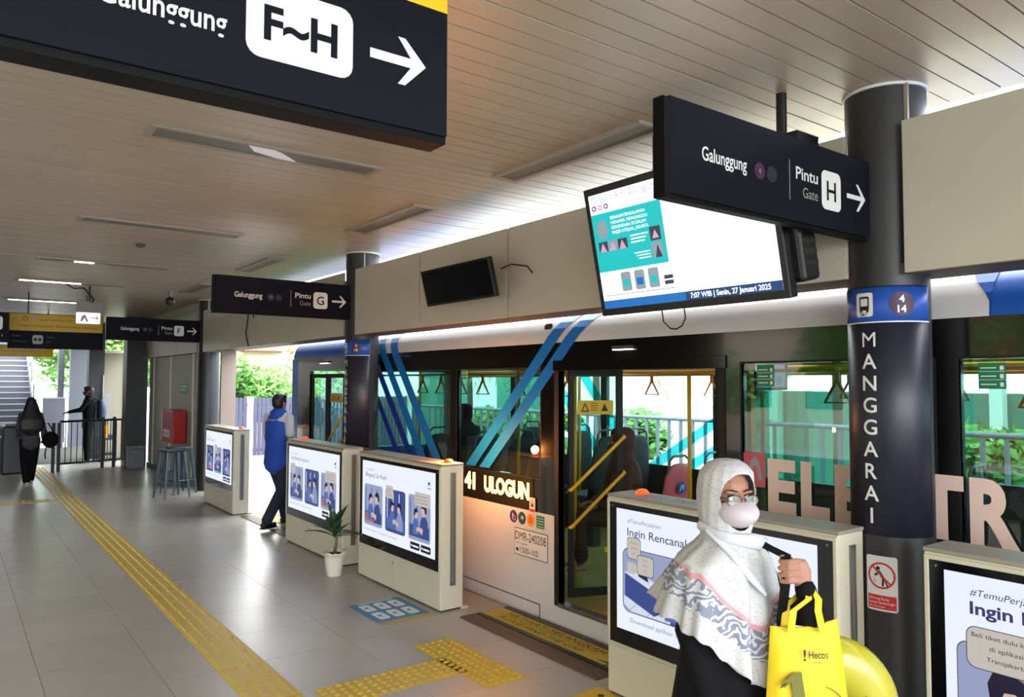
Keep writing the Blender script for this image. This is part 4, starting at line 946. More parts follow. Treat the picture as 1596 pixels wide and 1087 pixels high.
t = thing('green_notice', 'small green notice on the panelled wall above the red box', 'notice', (3.54, 14.9, 1.62))
f = Flat(); f.rect(0, .62, 0, .2, 'sticker_green', 0).rect(.05, .5, .12, .14, 'white_ink', 1).rect(.05, .4, .06, .08, 'white_ink', 1).build('printed_face', t, (3.549, 15.2, 1.62), (0, -1, 0), (0, 0, 1), (-1, 0, 0), step=.002)
t = thing('side_column', 'far dark square column left of the panelled wall', 'column', (3.3, 18.1, 0)); box('shaft', 'column', t, 3.10, 3.52, 17.95, 18.35, 0, 3.25)
t = thing('grey_bin', 'small grey box standing at the foot of the far dark column', 'box', (3.25, 17.75, 0)); box('body', 'steel_grey', t, 3.12, 3.42, 17.55, 17.93, 0, .42, bev=.02); box('lid', 'tube_grey', t, 3.11, 3.43, 17.54, 17.94, .42, .46, bev=.01) if False else box('lid', 'light_diffuser', t, 3.11, 3.43, 17.54, 17.94, .42, .46, bev=.01)
g = MB(); g.box(3.47, 3.70, 12.28, 12.34, 0, 2.345).box(3.66, 3.70, 12.34, 12.9, 0, 2.345); mat('pinkish', (158, 140, 130), .6); o = g.build('beige_wall_panel', 'pinkish', None, bev=.004); tag(o, 'pale pinkish-beige panel right of the third column, behind the farthest display cabinet', 'panel')
# stool
mat('stool', (54, 72, 82), .4, metal=.5)
def stool(x, y, rot, label):
    t = thing('metal_stool', label, 'stool', (x, y, 0), 'metal stools by the third column')
    c, s = math.cos(rot), math.sin(rot)
    def p(a, b, z): return (x+a*c-b*s, y+a*s+b*c, z)
    g = MB(); g.obox((x, y, .755), (c, s, 0), (-s, c, 0), (0, 0, 1), .16, .16, .012); g.obox((x, y, .735), (c, s, 0), (-s, c, 0), (0, 0, 1), .15, .15, .015); g.build('seat', 'stool', t, bev=.01)
    for a in (-1, 1):
        for b in (-1, 1):
            g = MB(); g.cyl(p(a*.13, b*.13, .73), p(a*.2, b*.2, .0), .03, .014, n=6); g.build('leg', 'stool', t)
    g = MB()
    for k in range(4):
        q = [(-1, -1), (1, -1), (1, 1), (-1, 1), (-1, -1)]; g.cyl(p(q[k][0]*.178, q[k][1]*.178, .22), p(q[k+1][0]*.178, q[k+1][1]*.178, .22), .009, n=6)
    g.build('foot_rail', 'stool', t)
stool(2.93, 12.95, .2, 'front blue-grey metal stool beside the third column'); stool(3.14, 13.42, .3, 'rear blue-grey metal stool, half behind the front one')
# barrier and turnstile
t = thing('barrier_railing', 'dark metal barrier railing with upright bars across the far end', 'railing', (2.5, 18.4, 0))
def rail(x, y, z): return (x, y, z)
ya = lambda x: 17.95+(x-1.9)*.35
MB().cyl((1.9, ya(1.9), 1.02), (3.3, ya(3.3), 1.02), .025).build('top_rail', 'rail_dark', t); MB().cyl((1.9, ya(1.9), .16), (3.3, ya(3.3), .16), .02).build('bottom_rail', 'rail_dark', t)
for k in range(12):
    x = 2.0+k*.11; MB().cyl((x, ya(x), .16), (x, ya(x), 1.02), .009, n=6).build('bar', 'rail_dark', t)
for x in (1.78, 1.88, 2.72, 2.95): MB().box(x-.03, x+.03, ya(x)-.03, ya(x)+.03, 0, 1.08 if x > 2.5 else 1.0).build('post', 'rail_dark', t)
t = thing('ticket_gate', 'dark ticket gate cabinet left of the walking woman', 'ticket gate', (1.1, 18.3, 0)); box('body', 'dark_metal', t, .92, 1.28, 18.0, 19.1, 0, .95, bev=.03); box('reader', 'light_diffuser', t, .98, 1.22, 18.02, 18.3, .95, 1.0, bev=.01); box('arm', 'metal', t, .60, .92, 18.5, 18.54, .7, .74)
t = thing('ticket_gate', 'second ticket gate at the left edge of the photo, behind the first', 'ticket gate', (.3, 19, 0)); box('body', 'dark_metal', t, .62, .80, 18.6, 19.6, 0, .98, bev=.03); box('reader', 'light_diffuser', t, .65, .77, 18.62, 18.9, .98, 1.02)
t = thing('far_column', 'broad dark column behind the standing man', 'column', (2.9, 20.6, 0)); box('shaft', 'column', t, 2.72, 3.05, 20.45, 20.8, 0, 3.25); MB().cyl((3.02, 20.40, 1.3), (3.02, 20.40, 2.0), .02).build('tube', 'grey_ink', t)
wf = box('wall_far', 'pinkish_far', None, 3.05, 3.56, 20.6, 20.66, 0, 2.6); tag(wf, kind='structure')
box('frame', 'wall_batten', wf, 3.50, 3.56, 20.57, 20.6, 0, 2.6); box('frame', 'wall_batten', wf, 3.05, 3.5, 20.57, 20.6, 2.54, 2.6)
t = thing('poster_easel', 'small framed notice standing against the far cream wall', 'notice board', (3.1, 20.3, 0)); box('board', 'grey_ink', t, 3.02, 3.16, 20.2, 20.23, .95, 1.55); MB().cyl((3.05, 20.25, 0), (3.07, 20.24, .95), .012).cyl((3.13, 20.25, 0), (3.11, 20.24, .95), .012).build('leg', 'rail_dark', t)
t = thing('cleaning_trolley', 'low dark trolley with a blue cloth behind the railing', 'trolley', (3.0, 19.6, 0)); box('shelf', 'rail_dark', t, 2.85, 3.2, 19.5, 19.9, .15, .2); box('basket', 'seat_blue', t, 2.85, 3.2, 19.5, 19.9, .5, .62, bev=.02); MB().cyl((2.86, 19.52, 0), (2.86, 19.52, .9), .012).cyl((3.19, 19.52, 0), (3.19, 19.52, .9), .012).cyl((2.86, 19.88, 0), (2.86, 19.88, .9), .012).cyl((3.19, 19.88, 0), (3.19, 19.88, .9), .012).build('frame', 'rail_dark', t); box('cloth', 'round_orange', t, 2.88, 3.0, 19.48, 19.5, .55, .85)
# staircase
mat('step', (86, 88, 96), .7, var=.1); mat('nosing', (170, 174, 186), .6)
t = thing('staircase', 'grey outdoor staircase with pale step edges climbing away beyond the ticket gates', 'staircase', (.6, 25, 0))
for k in range(24):
    y = 25.0+k*.29; z = k*.168
    s_ = box('step', 'step', t, -1.6, 2.08, y, y+.33, z, z+.168); box('nosing', 'nosing', s_, -1.6, 2.08, y-.012, y+.02, z+.140, z+.172)
for x in (2.08, -1.66):
    MB().prism([(24.95, -.1), (24.95, .35), (32.0, 4.35), (32.0, 3.7)], 'x', x, x+.06).build('stringer', 'steel_grey', t)
    MB().tube([(x+.03, 24.95, 1.0), (x+.03, 25.1, 1.05), (x+.03, 32, 5.1)], .03, 8).build('handrail', 'steel_grey', t)
    for k in range(9): MB().cyl((x+.03, 25.0+k*.85, .2+k*.49), (x+.03, 25.0+k*.85, 1.0+k*.49), .018, n=6).build('baluster', 'steel_grey', t)
landing = MB().box(-1.6, 2.1, 31.9, 36, 3.8, 4.0).box(-1.6, 2.2, 36, 36.2, -.36, 7).build('stair_landing', 'step', t)
t = thing('side_panel_fence', 'light grey panel fence at the right foot of the stairs', 'fence', (2.4, 25.2, 0)); box('panel', 'steel_grey', t, 2.2, 2.75, 25.0, 25.05, .1, 1.35); box('cap', 'nosing', t, 2.18, 2.8, 24.98, 25.07, 1.35, 1.39)
t = thing('canopy_post', 'pale lilac-grey steel post between the stairs and the garden', 'post', (3.0, 26, 0))
box('shaft', 'steel_grey', t, 2.95, 3.38, 25.8, 26.1, -.36, 3.3); box('bracket', 'steel_grey', t, 2.7, 3.9, 25.75, 26.15, 3.0, 3.3)
t = thing('canopy_post', 'thin grey post just right of the stairs', 'post', (2.75, 26.5, 0)); box('shaft', 'steel_grey', t, 2.70, 2.86, 26.4, 26.6, -.36, 3.3); box('foot', 'steel_grey', t, 2.64, 2.92, 26.35, 26.65, -.36, -.2)
# ================================================================ OUTSIDE
mat('slat', (66, 66, 92), .6, var=.06); mat('leaf_green', (96, 150, 62), .6, var=.35, vs=1.5); mat('leaf_pale', (150, 190, 110), .6, var=.3, vs=1.5); mat('bark', (84, 70, 56), .9); mat('roof_tile', (150, 70, 54), .7, var=.1); mat('house_wall', (206, 190, 170), .8, var=.05); mat('white_wall', (226, 228, 224), .7)
t = thing('slat_fence', 'dark slatted fence with white posts beyond the road, seen past the man in the vest', 'fence', (8, 20.3, -.36))
x = 5.0; k = 0
while x < 12.5:
    if k % 14 == 13: box('post', 'white_paint', t, x, x+.14, 20.25, 20.37, -.36, 1.45); x += .17
    else: box('slat', 'slat', t, x, x+.09, 20.29, 20.32, -.2, 1.42); x += .11
    k += 1
box('rail', 'slat', t, 5, 12.5, 20.32, 20.36, 1.2, 1.26); box('rail', 'slat', t, 5, 12.5, 20.32, 20.36, 0, .06); box('kerb', 'concrete', t, 5, 12.5, 20.0, 20.5, -.36, -.12)
def quads_cloud(rn, centres, n, size):
    vs = []; fs = []
    for _ in range(n):
        c, r = centres[rn.randrange(len(centres))]
        d = Vector((rn.gauss(0, 1), rn.gauss(0, 1), rn.gauss(0, 1))).normalized()*r*(.55+.45*rn.random())
        p = Vector(c)+Vector((d.x, d.y, d.z*.75)); a = Vector((rn.gauss(0, 1), rn.gauss(0, 1), rn.gauss(0, .6))).normalized(); b = a.orthogonal().normalized()
        s = size*(.6+.8*rn.random()); i = len(vs)
        vs += [p-a*s, p+b*s*.45, p+a*s, p-b*s*.45]; fs.append((i, i+1, i+2, i+3))
    return vs, fs
def tree(x, y, h, r, label, m='leaf_green', n=3500, size=.13, seed=1, cat='tree', z0=-.36, group=None):
    rn = random.Random(seed); t = thing('tree' if cat == 'tree' else 'shrub', label, cat, (x, y, z0), group)
    cs = [((x+rn.uniform(-.55, .55)*r, y+rn.uniform(-.55, .55)*r, z0+h-r*.9+rn.uniform(-.5, .4)*r), r*rn.uniform(.35, .6)) for _ in range(11)]
    g = MB(); g.tube([(x, y, z0), (x+.05*r, y, z0+h*.3), (x, y, z0+h-r)], [.06*r+.03, .05*r+.02, .03*r+.02], 7)
    for c, rr in cs[:6]: g.tube([(x, y, z0+h*.45), tuple((Vector(c)+Vector((x, y, z0+h*.6)))/2), c], [.03*r, .02*r, .01], 5)
    g.build('trunk', 'bark', t)
    vs, fs = quads_cloud(rn, cs, n, size); o = MB().mesh(vs, fs).build('foliage', m, t); o['kind'] = 'stuff'
    return t
tree(7.3, 23.5, 3.6, 1.7, 'bright green tree above the slatted fence, beyond the man in the vest', 'leaf_green', 6000, .12, 1)
tree(9.8, 25, 4.2, 2.2, 'paler green tree to the right above the slatted fence', 'leaf_pale', 6000, .13, 2)
tree(6.4, 26, 4.6, 1.8, 'tree showing behind the beige panel, left end of the slatted fence', 'leaf_green', 5000, .13, 9)
t = thing('house', 'low house with a red tiled roof behind the green trees', 'house', (9.5, 30, -.36))
box('wall', 'house_wall', t, 7.6, 14, 28.5, 33, -.36, 3.0); MB().prism([(28.0, 3.0), (33.5, 3.0), (30.7, 4.6)], 'x', 7.2, 14.5).build('roof', 'roof_tile', t)
for k in range(3): w_ = box('window', 'white_paint', t, 7.4+k*2.2, 8.4+k*2.2, 28.46, 28.5, 1.0, 2.2); box('pane', 'screen_glass', w_, 7.46+k*2.2, 8.34+k*2.2, 28.44, 28.46, 1.06, 2.14)
tree(4.2, 32, 6.0, 2.4, 'tall pale tree seen between the far posts', 'leaf_pale', 6000, .16, 3)
tree(5.6, 40, 6.6, 3.0, 'green tree behind the far cream wall and posts', 'leaf_green', 4000, .2, 4)
# opposite side of the bus: shelter, planting, railing
mat('green_panel', (70, 140, 124), .5, var=.05)
t = thing('opposite_shelter', 'white panelled shelter wall seen through the bus windows', 'shelter', (9.6, 6, -.36))
for k in range(3): box('wall_panel', 'white_wall', t, 9.9, 10.0, 8.3+k*.87, 9.16+k*.87, -.36, 4.2)
for k in range(9): box('green_panel', 'green_panel', t, 10.9, 11.0, -2.5+k*1.22, -1.3+k*1.22, -.36, 1.72)
for k in range(6): box('sky_block_panel', 'green_panel' if k % 3 else 'white_wall', t, 10.6, 10.7, 11.1+k*1.22, 12.3+k*1.22, -.36, 2.1+.5*(k % 2))  # made-up panels, added to block bright sky behind the bus windows
for k in range(7): box('post', 'white_wall', t, 10.6, 10.75, -2.5+k*1.6, -2.35+k*1.6, -.36, 3.6)
box('roof', 'steel_grey', t, 9.4, 13, -3, 12, 3.6, 3.75)
t = thing('opposite_railing', 'grey railing with upright bars seen through the bus windows', 'railing', (8.3, 6, -.36))
MB().cyl((8.1, -2, 1.35), (8.1, 14, 1.35), .03).build('top_rail', 'steel_grey', t); MB().cyl((8.1, -2, .3), (8.1, 14, .3), .02).build('bottom_rail', 'steel_grey', t)
for k in range(75): MB().box(8.085, 8.115, -1.9+k*.21, -1.86+k*.21, .3, 1.35).build('bar', 'steel_grey', t)
g = MB(); g.box(8.0, 12.5, -3, 15, -.36, .05); o = g.build('opposite_kerb', 'concrete', None); tag(o, kind='structure')
def palm(x, y, h, label, seed):
    rn = random.Random(seed); t = thing('palm', label, 'plant', (x, y, .05), 'palms beside the opposite railing')
    MB().tube([(x, y, .05), (x+.04, y, h*.5), (x, y, h)], .06, 8).build('trunk', 'bark', t)
    for k in range(13):
        a = k*2.4; el = .3+rn.random(); g = MB(); L = 1.0+.5*rn.random(); d = Vector((math.cos(a)*math.cos(el), math.sin(a)*math.cos(el), math.sin(el))); sd = Vector((-math.sin(a), math.cos(a), 0))
        P_ = [Vector((x, y, h))+d*L*s+Vector((0, 0, -.9*L*s*s)) for s in [i/10 for i in range(11)]]
        for i in range(1, 11):
            for sg in (-1, 1):
                q = P_[i]; e = q+sd*sg*.34*math.sin(PI*i/11+.3)+Vector((0, 0, -.14))+(P_[i]-P_[i-1])*1.2
                g.mesh([q, q+(P_[i]-P_[i-1])*.35, e], [(0, 1, 2)])
        g.build('frond', 'leaf_green', t)
palm(9.0, 9.6, 2.5, 'feathery palm left of the white shelter, seen through the open bus door', 1); palm(9.2, 5.3, 2.6, 'feathery palm right of the teal stripes, seen through the open bus door', 2); palm(8.8, 11.6, 2.2, 'palm seen through the bus window with crossed blue stripes', 3); palm(8.9, 13.4, 2.3, 'palm seen through the front windows of the bus', 4); palm(9.0, 1.8, 2.1, 'palm seen through the lettered bus window', 5)
for i, (x, y, r) in enumerate(((8.8, 8.3, .5), (8.8, 10.6, .6), (8.7, 3.4, .6), (8.8, 12.8, .6))):
    tree(x, y, 1.5, r, ('low bush under the white shelter wall, seen through the bus door', 'low bush behind the crossed blue stripes of the bus', 'low bush behind the big letters on the bus', 'low bush behind the front door of the bus')[i], 'leaf_green', 900, .08, 20+i, 'shrub', .05)
tree(16.5, 17, 7, 3, 'tall tree behind the opposite shelter', 'leaf_green', 4000, .22, 31)
tree(17, 2, 7, 3, 'tall tree at the right, behind the opposite shelter', 'leaf_green', 4000, .22, 32)
# behind the camera, across the other road: what the bus glass mirrors
t = thing('apartment_building', 'pale building mirrored in the bus windows', 'building', (-16, 2, -.36))
box('wall', 'house_wall', t, -20, -15, -9, 3, -.36, 6.5); box('wall', 'roof_tile', t, -20, -15.6, 3.2, 12, -.36, 5.5); box('wall', 'house_wall', t, -20, -15.3, 12.2, 30, -.36, 7)
for i in range(5):
    for j in range(2): box('window', 'screen_glass', t, -15.02, -14.97, -8+i*2.2, -6.9+i*2.2, 1+j*2.7, 2.3+j*2.7); box('window', 'screen_glass', t, -15.32, -15.27, 13+i*2.6, 14.3+i*2.6, 1+j*2.7, 2.3+j*2.7)
for i, (x, y) in enumerate(((-10, -6), (-11, -1), (-10.5, 4), (-11, 9.4), (-10, 15), (-11, 21))): tree(x, y, 5.2, 2.3, f'street tree across the road behind the viewer, {("first", "second", "third", "fourth", "fifth", "last")[i]} from the back of the bus', 'leaf_green', 2500, .2, 50+i, group='street trees behind the viewer')

# ================================================================ PEOPLE
mat('skin', (164, 118, 98), .5, spec=.35, var=.05, vs=10); mat('skin_dark', (120, 84, 66), .55); mat('hair', (20, 16, 16), .5, bump=.3, bs=90, stretch=(1, 1, .15)); mat('cloth_black', (13, 13, 17), .9, spec=.2, var=.15, vs=6, bump=.25, bs=9)
mat('cloth_white', (198, 200, 206), .8, bump=.15, bs=14); mat('vest_blue', (28, 74, 176), .75, var=.08, bump=.25, bs=12); mat('trousers_navy', (28, 30, 52), .8, var=.1, bump=.2, bs=10); mat('cloth_grey', (62, 66, 72), .85, var=.1, bump=.3, bs=14)
mat('cloth_brown', (70, 38, 34), .85); mat('shoe_black', (18, 18, 20), .5); mat('shoe_pale', (170, 166, 166), .6); mat('mask_white', (200, 190, 198), .7); mat('mask_black', (20, 20, 22), .7); mat('eye_white', (232, 230, 228), .2); mat('iris', (36, 22, 18), .15)
mat('lens_rim', (60, 52, 48), .3, metal=.6); glass('lens', (.95, .97, .97, 1), .06)
def V3(*a): return Vector(a)
def hand(mb, w, d, nrm, side=1, curl=.5, s=1.0):
    """wrist w, direction d towards the fingers, palm faces nrm"""
    w = Vector(w); d = Vector(d).normalized(); nrm = (Vector(nrm)-d*d.dot(Vector(nrm))).normalized(); l = d.cross(nrm)*side
    mb.sweep([w-d*.02*s, w+d*.02*s, w+d*.075*s], [(.024*s, .018*s), (.034*s, .016*s), (.036*s, .013*s)], side=l, n=12)
    for k, (o, L) in enumerate(((.028, .072), (.0095, .08), (-.0095, .075), (-.028, .058))):
        p = w+d*.07*s+l*o*s; pts = [p]; dd = d.copy()
        for j, sg in enumerate((.45, .32, .23)):
            a = curl*(.55+.25*j); dd = (dd*math.cos(a)+nrm*math.sin(a)).normalized(); nn = dd.cross(l*side); pts.append(pts[-1]+dd*L*sg*s)
        mb.sweep(pts, [.0088*s, .0084*s, .0078*s, .0066*s], side=l, n=8)
    t0 = w+d*.02*s+l*.026*s; t1 = t0+(d*.55+l*.6+nrm*.35).normalized()*.035*s; t2 = t1+(d*.8+l*.1+nrm*.6).normalized()*.03*s
    mb.sweep([t0, t1, t2], [.0115*s, .0098*s, .0078*s], side=nrm, n=8)
def head(mb, c, s=1.0):
    """head facing +x, centre c"""
    c = Vector(c)
    def e(o, r): mb.ell(c+Vector(o)*s, tuple(q*s for q in r))
    e((-.008, 0, .022), (.094, .074, .092)); e((.022, 0, -.035), (.064, .056, .062)); e((.042, 0, -.078), (.032, .030, .026))
    mb.sweep([c+V3(.083, 0, .015)*s, c+V3(.103, 0, -.022)*s], [.008*s, .013*s], n=8)                     # nose
    e((.088, 0, -.052), (.010, .022, .007)); e((.085, 0, -.064), (.010, .019, .008))                     # lips
    e((.074, .034, .022), (.014, .022, .008)); e((.074, -.034, .022), (.014, .022, .008))                # brow ridge
    for sg in (-1, 1): e((-.005, sg*.075, -.008), (.018, .008, .030))                                    # ears
def hair_cap(c, s=1.0, fringe=.062, low=-.03):
    mb = MB(); c = Vector(c)
    mb.ell(c+V3(-.018, 0, .034)*s, (.100*s, .082*s, .092*s)); mb.ell(c+V3(-.035, 0, -.005)*s, (.072*s, .078*s, .075*s)); mb.ell(c+V3(.035, 0, .078)*s, (.055*s, .066*s, .040*s))
    return mb
def face_bits(root, c, s=1.0, closed=False):
    c = Vector(c)
    for sg in (-1, 1):
        g = MB(); g.ell(c+V3(.078, sg*.031, .002)*s, (.011*s, .014*s, .0095*s), 14, 8); e_ = g.build('eye', 'eye_white', root, smooth=True)
        g = MB(); g.ell(c+V3(.0865, sg*.031+.002, .002)*s, (.0035*s, .006*s, .006*s), 12, 6); g.build('iris', 'iris', e_, smooth=True)
        g = MB(); g.sweep([c+V3(.087, sg*.014, .024)*s, c+V3(.087, sg*.032, .029)*s, c+V3(.077, sg*.048, .024)*s], [(.003*s, .0035*s)]*3, n=6); g.build('eyebrow', 'hair', root, smooth=True)
        g = MB(); g.sweep([c+V3(.086, sg*.018, .009)*s, c+V3(.091, sg*.031, .013)*s, c+V3(.082, sg*.046, .008)*s], [(.0022*s, .003*s)]*3, n=6); g.build('eyelid', 'hair', root, smooth=True)

# ---- woman in the foreground: faces local +x (world -Y); origin at her feet
wloc0 = (2.235, 1.70, 0)
wo = thing('person', 'woman in a white patterned headscarf, face mask and glasses, in front of a display cabinet', 'person', (0, 0, 0))
hc = V3(.0, 0, 1.452)
b = MB(); head(b, hc, .97)
b.sweep([(-.015, 0, 1.26), (-.01, 0, 1.38)], [.05, .048])
b.sweep([(-.01, 0, .82), (-.01, 0, .95), (-.005, 0, 1.08), (-.01, 0, 1.20), (-.015, 0, 1.25)], [(.16, .11), (.125, .095), (.14, .11), (.165, .10), (.12, .07)])
for sg in (-1, 1):
    b.sweep([(-.01, sg*.085, .82), (.015, sg*.09, .45), (-.01, sg*.095, .07)], [.082, .055, .038]); b.sweep([(-.03, sg*.095, .045), (.10, sg*.105, .03)], [(.033, .03), (.036, .02)])
b.sweep([(-.02, -.14, 1.20), (-.05, -.16, 1.0), (.03, -.17, .80)], [.045, .038, .028]); hand(b, (.03, -.17, .80), (.25, .02, -1), (0, 1, 0), 1, .4, .95)
# left arm up to the chest strap
hp = V3(.235, -.01, 1.235); rt = V3(.64, .77, 0); cm = V3(.77, -.64, 0)
b.sweep([(-.01, .165, 1.22), (.05, .22, 1.02), hp+rt*.075+V3(0, 0, -.13), hp+rt*.050+V3(0, 0, -.055)], [.045, .038, .030, .024])
b.sweep([hp+rt*.047+V3(0, 0, -.045), hp+rt*.040+V3(0, 0, -.012), hp+rt*.030+V3(0, 0, .018)], [(.028, .018), (.036, .019), (.033, .016)], side=V3(0, 0, 0)+cm.cross(V3(0, 0, 1)))
for k in range(4):
    z = .032-k*.0212; L = (.9, 1, .98, .82)[k]
    b.sweep([hp+rt*.034+cm*.002+V3(0, 0, z-.004), hp+rt*.020+cm*.021+V3(0, 0, z+.002), hp-rt*.010*L+cm*.026+V3(0, 0, z), hp-rt*.032*L+cm*.012+V3(0, 0, z-.003), hp-rt*.030*L-cm*.004+V3(0, 0, z-.005)], [.0098, .0094, .0088, .0080, .0072], side=V3(0, 0, 1), n=10)
b.sweep([hp+rt*.030-cm*.006+V3(0, 0, .005), hp+rt*.008-cm*.016+V3(0, 0, .034), hp-rt*.018-cm*.010+V3(0, 0, .040)], [.0125, .0105, .0085], side=V3(0, 0, 1), n=10)
orgobj('body', b, 'skin', wo, .0040, 1)
face_bits(wo, hc, .97)
for k in range(4):
    z = .032-k*.0212; g = MB(); g.ell(hp-rt*.036*(.9, 1, .98, .82)[k]+cm*.008+V3(0, 0, z-.003), (.003, .003, .005), 8, 6); g.build('fingernail', 'letter_skin', wo, smooth=True)
# robe
def ringp(cx, cy, z, rx, ry, n=48, wob=0, ph=0, k=9): return [(cx+(rx+wob*math.sin(k*t+ph))*math.cos(t), cy+(ry+wob*math.sin(k*t+ph))*math.sin(t), z) for t in [2*PI*i/n for i in range(n)]]
g = MB(); g.loft([ringp(-.01, 0, 1.275, .06, .09), ringp(-.015, 0, 1.25, .10, .165), ringp(-.02, 0, 1.18, .125, .195), ringp(-.02, 0, 1.05, .122, .195, wob=.003), ringp(-.02, 0, .92, .130, .195, wob=.005), ringp(-.02, 0, .70, .165, .215, wob=.012, ph=.3),
    ringp(-.02, 0, .45, .20, .245, wob=.018, ph=.6), ringp(-.02, 0, .2, .225, .27, wob=.022, ph=.8), ringp(-.02, 0, .05, .24, .285, wob=.024, ph=1)])
g.build('robe', 'cloth_black', wo, smooth=True)
g = MB(); g.sweep([(-.01, .165, 1.21), (.05, .222, 1.02), hp+rt*.078+V3(0, 0, -.14), hp+rt*.054+V3(0, 0, -.062)], [.06, .056, .046, .034], n=16); g.build('sleeve', 'cloth_black', wo, smooth=True)
g = MB(); g.sweep([(-.02, -.13, 1.18), (-.05, -.16, 1.0), (.03, -.17, .82)], [.055, .052, .045], n=16); g.build('sleeve', 'cloth_black', wo, smooth=True)
for sg in (-1, 1):
    g = MB(); g.sweep([(-.05, sg*.095, .035), (.12, sg*.108, .028)], [(.042, .034), (.045, .026)]); g.build('shoe', 'shoe_black', wo, smooth=True)
# headscarf: one surface over head, neck and shoulders, uv = (angle, distance to hem)
sc = [(1.582, .0, .012, .012), (1.578, .0, .045, .040), (1.562, -.002, .078, .066), (1.535, -.006, .104, .088), (1.50, -.012, .113, .091), (1.46, -.014, .117, .094), (1.42, -.014, .115, .094), (1.385, -.012, .110, .092), (1.355, -.012, .104, .088), (1.328, -.012, .094, .082), (1.305, -.012, .092, .090),
      (1.285, -.014, .104, .118), (1.262, -.018, .125, .160), (1.235, -.022, .142, .195)]
NA = 120; rows = []; uvs = []
sc2 = []
for a_, b_ in zip(sc, sc[1:]):
    for k in (0, .34, .67): sc2.append(tuple(a_[j]*(1-k)+b_[j]*k for j in range(4)))
sc2.append(sc[-1]); sc = sc2
def hemz(t):   # t=0 front, -pi/2 her right (towards the viewer)
    return .995-.155*max(0, math.cos(t-.05))**3+.095*max(0, -math.cos(t))+.02*math.sin(3*t)
for i, (z, cx, rx, ry) in enumerate(sc):
    r_ = []
    for k in range(NA):
        t = 2*PI*k/NA; wv = 0
        if i >= 27: wv = .004*(i-26)/9*math.sin(11*t+1.3*math.sin(3*t)+.5)
        elif i > 6: wv = .0010*math.sin(17*t+i*.17)
        r_.append(V3(cx+(rx+wv)*math.cos(t), (ry+wv)*math.sin(t), z))
    rows.append(r_); uvs.append([(k/NA, 1+(len(sc)-1-i)*.017) for k in range(NA)])
NR = 26
for i in range(1, NR+1):
    s_ = i/NR; r_ = []; u_ = []
    for k in range(NA):
        t = 2*PI*k/NA; hz = hemz(t)+.006*math.sin(9*t); z = 1.235+(hz-1.235)*s_
        fl_ = .030*s_**.8; amp = .0045+.020*s_**.9
        fold = amp*(math.sin(9*t+1.2*math.sin(2*t)+.7)*.7+.45*math.sin(17*t+2+1.5*s_))
        rx = .142+fl_*1.15; ry = .195+fl_*1.5
        back = .10*s_*max(0, -math.cos(t))
        r_.append(V3(-.022+(rx+fold+back)*math.cos(t), (ry+fold*.8)*math.sin(t), z+.004*math.sin(23*t)*s_)); u_.append((k/NA, (1-s_)*(1.235-hz)/.30))
    rows.append(r_); uvs.append(u_)
me = bpy.data.meshes.new('headscarf'); vs = [p for r_ in rows for p in r_]; fs = []; fu = []
def oval(p): return ((p.z-1.450)/(.088 if p.z > 1.45 else .11))**2+(p.y/.071)**2
def inside(i_): return vs[i_].x > .02 and vs[i_].z > 1.33 and oval(vs[i_]) < 1
for i in range(len(rows)-1):
    for k in range(NA):
        k2 = (k+1) % NA
        if i < 30 and all(inside(i_*NA+k_) for i_ in (i, i+1) for k_ in (k, k2)): continue
        fs.append((i*NA+k, i*NA+k2, (i+1)*NA+k2, (i+1)*NA+k)); ub = 1 if k2 == 0 else uvs[i][k2][0]
        fu += [uvs[i][k], (ub, uvs[i][k2][1]), (ub, uvs[i+1][k2][1]), uvs[i+1][k]]
for i_ in range(len(vs)):
    if inside(i_):
        k_ = oval(vs[i_])**-.5 if oval(vs[i_]) > .05 else 1
        if k_ < 1.6: vs[i_] = V3(vs[i_].x-.012*(k_-1)*5*.2, vs[i_].y*k_, 1.450+(vs[i_].z-1.450)*k_)
me.from_pydata(vs, [], fs); ul = me.uv_layers.new(name='uv')
for i, q in enumerate(fu): ul.data[i].uv = q
me.polygons.foreach_set('use_smooth', [True]*len(me.polygons))
m = bpy.data.materials.new('scarf_print'); m.use_nodes = True; M['scarf_print'] = m; nt = m.node_tree; pb_ = nt.nodes['Principled BSDF']; pb_.inputs['Roughness'].default_value = .85
def N(t, **k):
    n_ = nt.nodes.new(t)
    for a, v_ in k.items(): setattr(n_, a, v_)
    return n_
L_ = nt.links.new
tc = N('ShaderNodeTexCoord'); sx = N('ShaderNodeSeparateXYZ'); L_(tc.outputs['UV'], sx.inputs[0])
def mth(op, a, b_=None):
    n_ = N('ShaderNodeMath', operation=op)
    for i, q in enumerate((a, b_)):
        if q is None: continue
        if isinstance(q, (int, float)): n_.inputs[i].default_value = q
        else: L_(q, n_.inputs[i])
    return n_.outputs[0]
def band(lo, hi): return mth('MULTIPLY', mth('GREATER_THAN', sx.outputs[1], lo), mth('LESS_THAN', sx.outputs[1], hi))
def mix(fac, a, b_):
    n_ = N('ShaderNodeMix', data_type='RGBA'); L_(fac, n_.inputs[0])
    for i, q in ((6, a), (7, b_)):
        if isinstance(q, tuple): n_.inputs[i].default_value = q
        else: L_(q, n_.inputs[i])
    return n_.outputs[2]
base = lin((198, 198, 199))
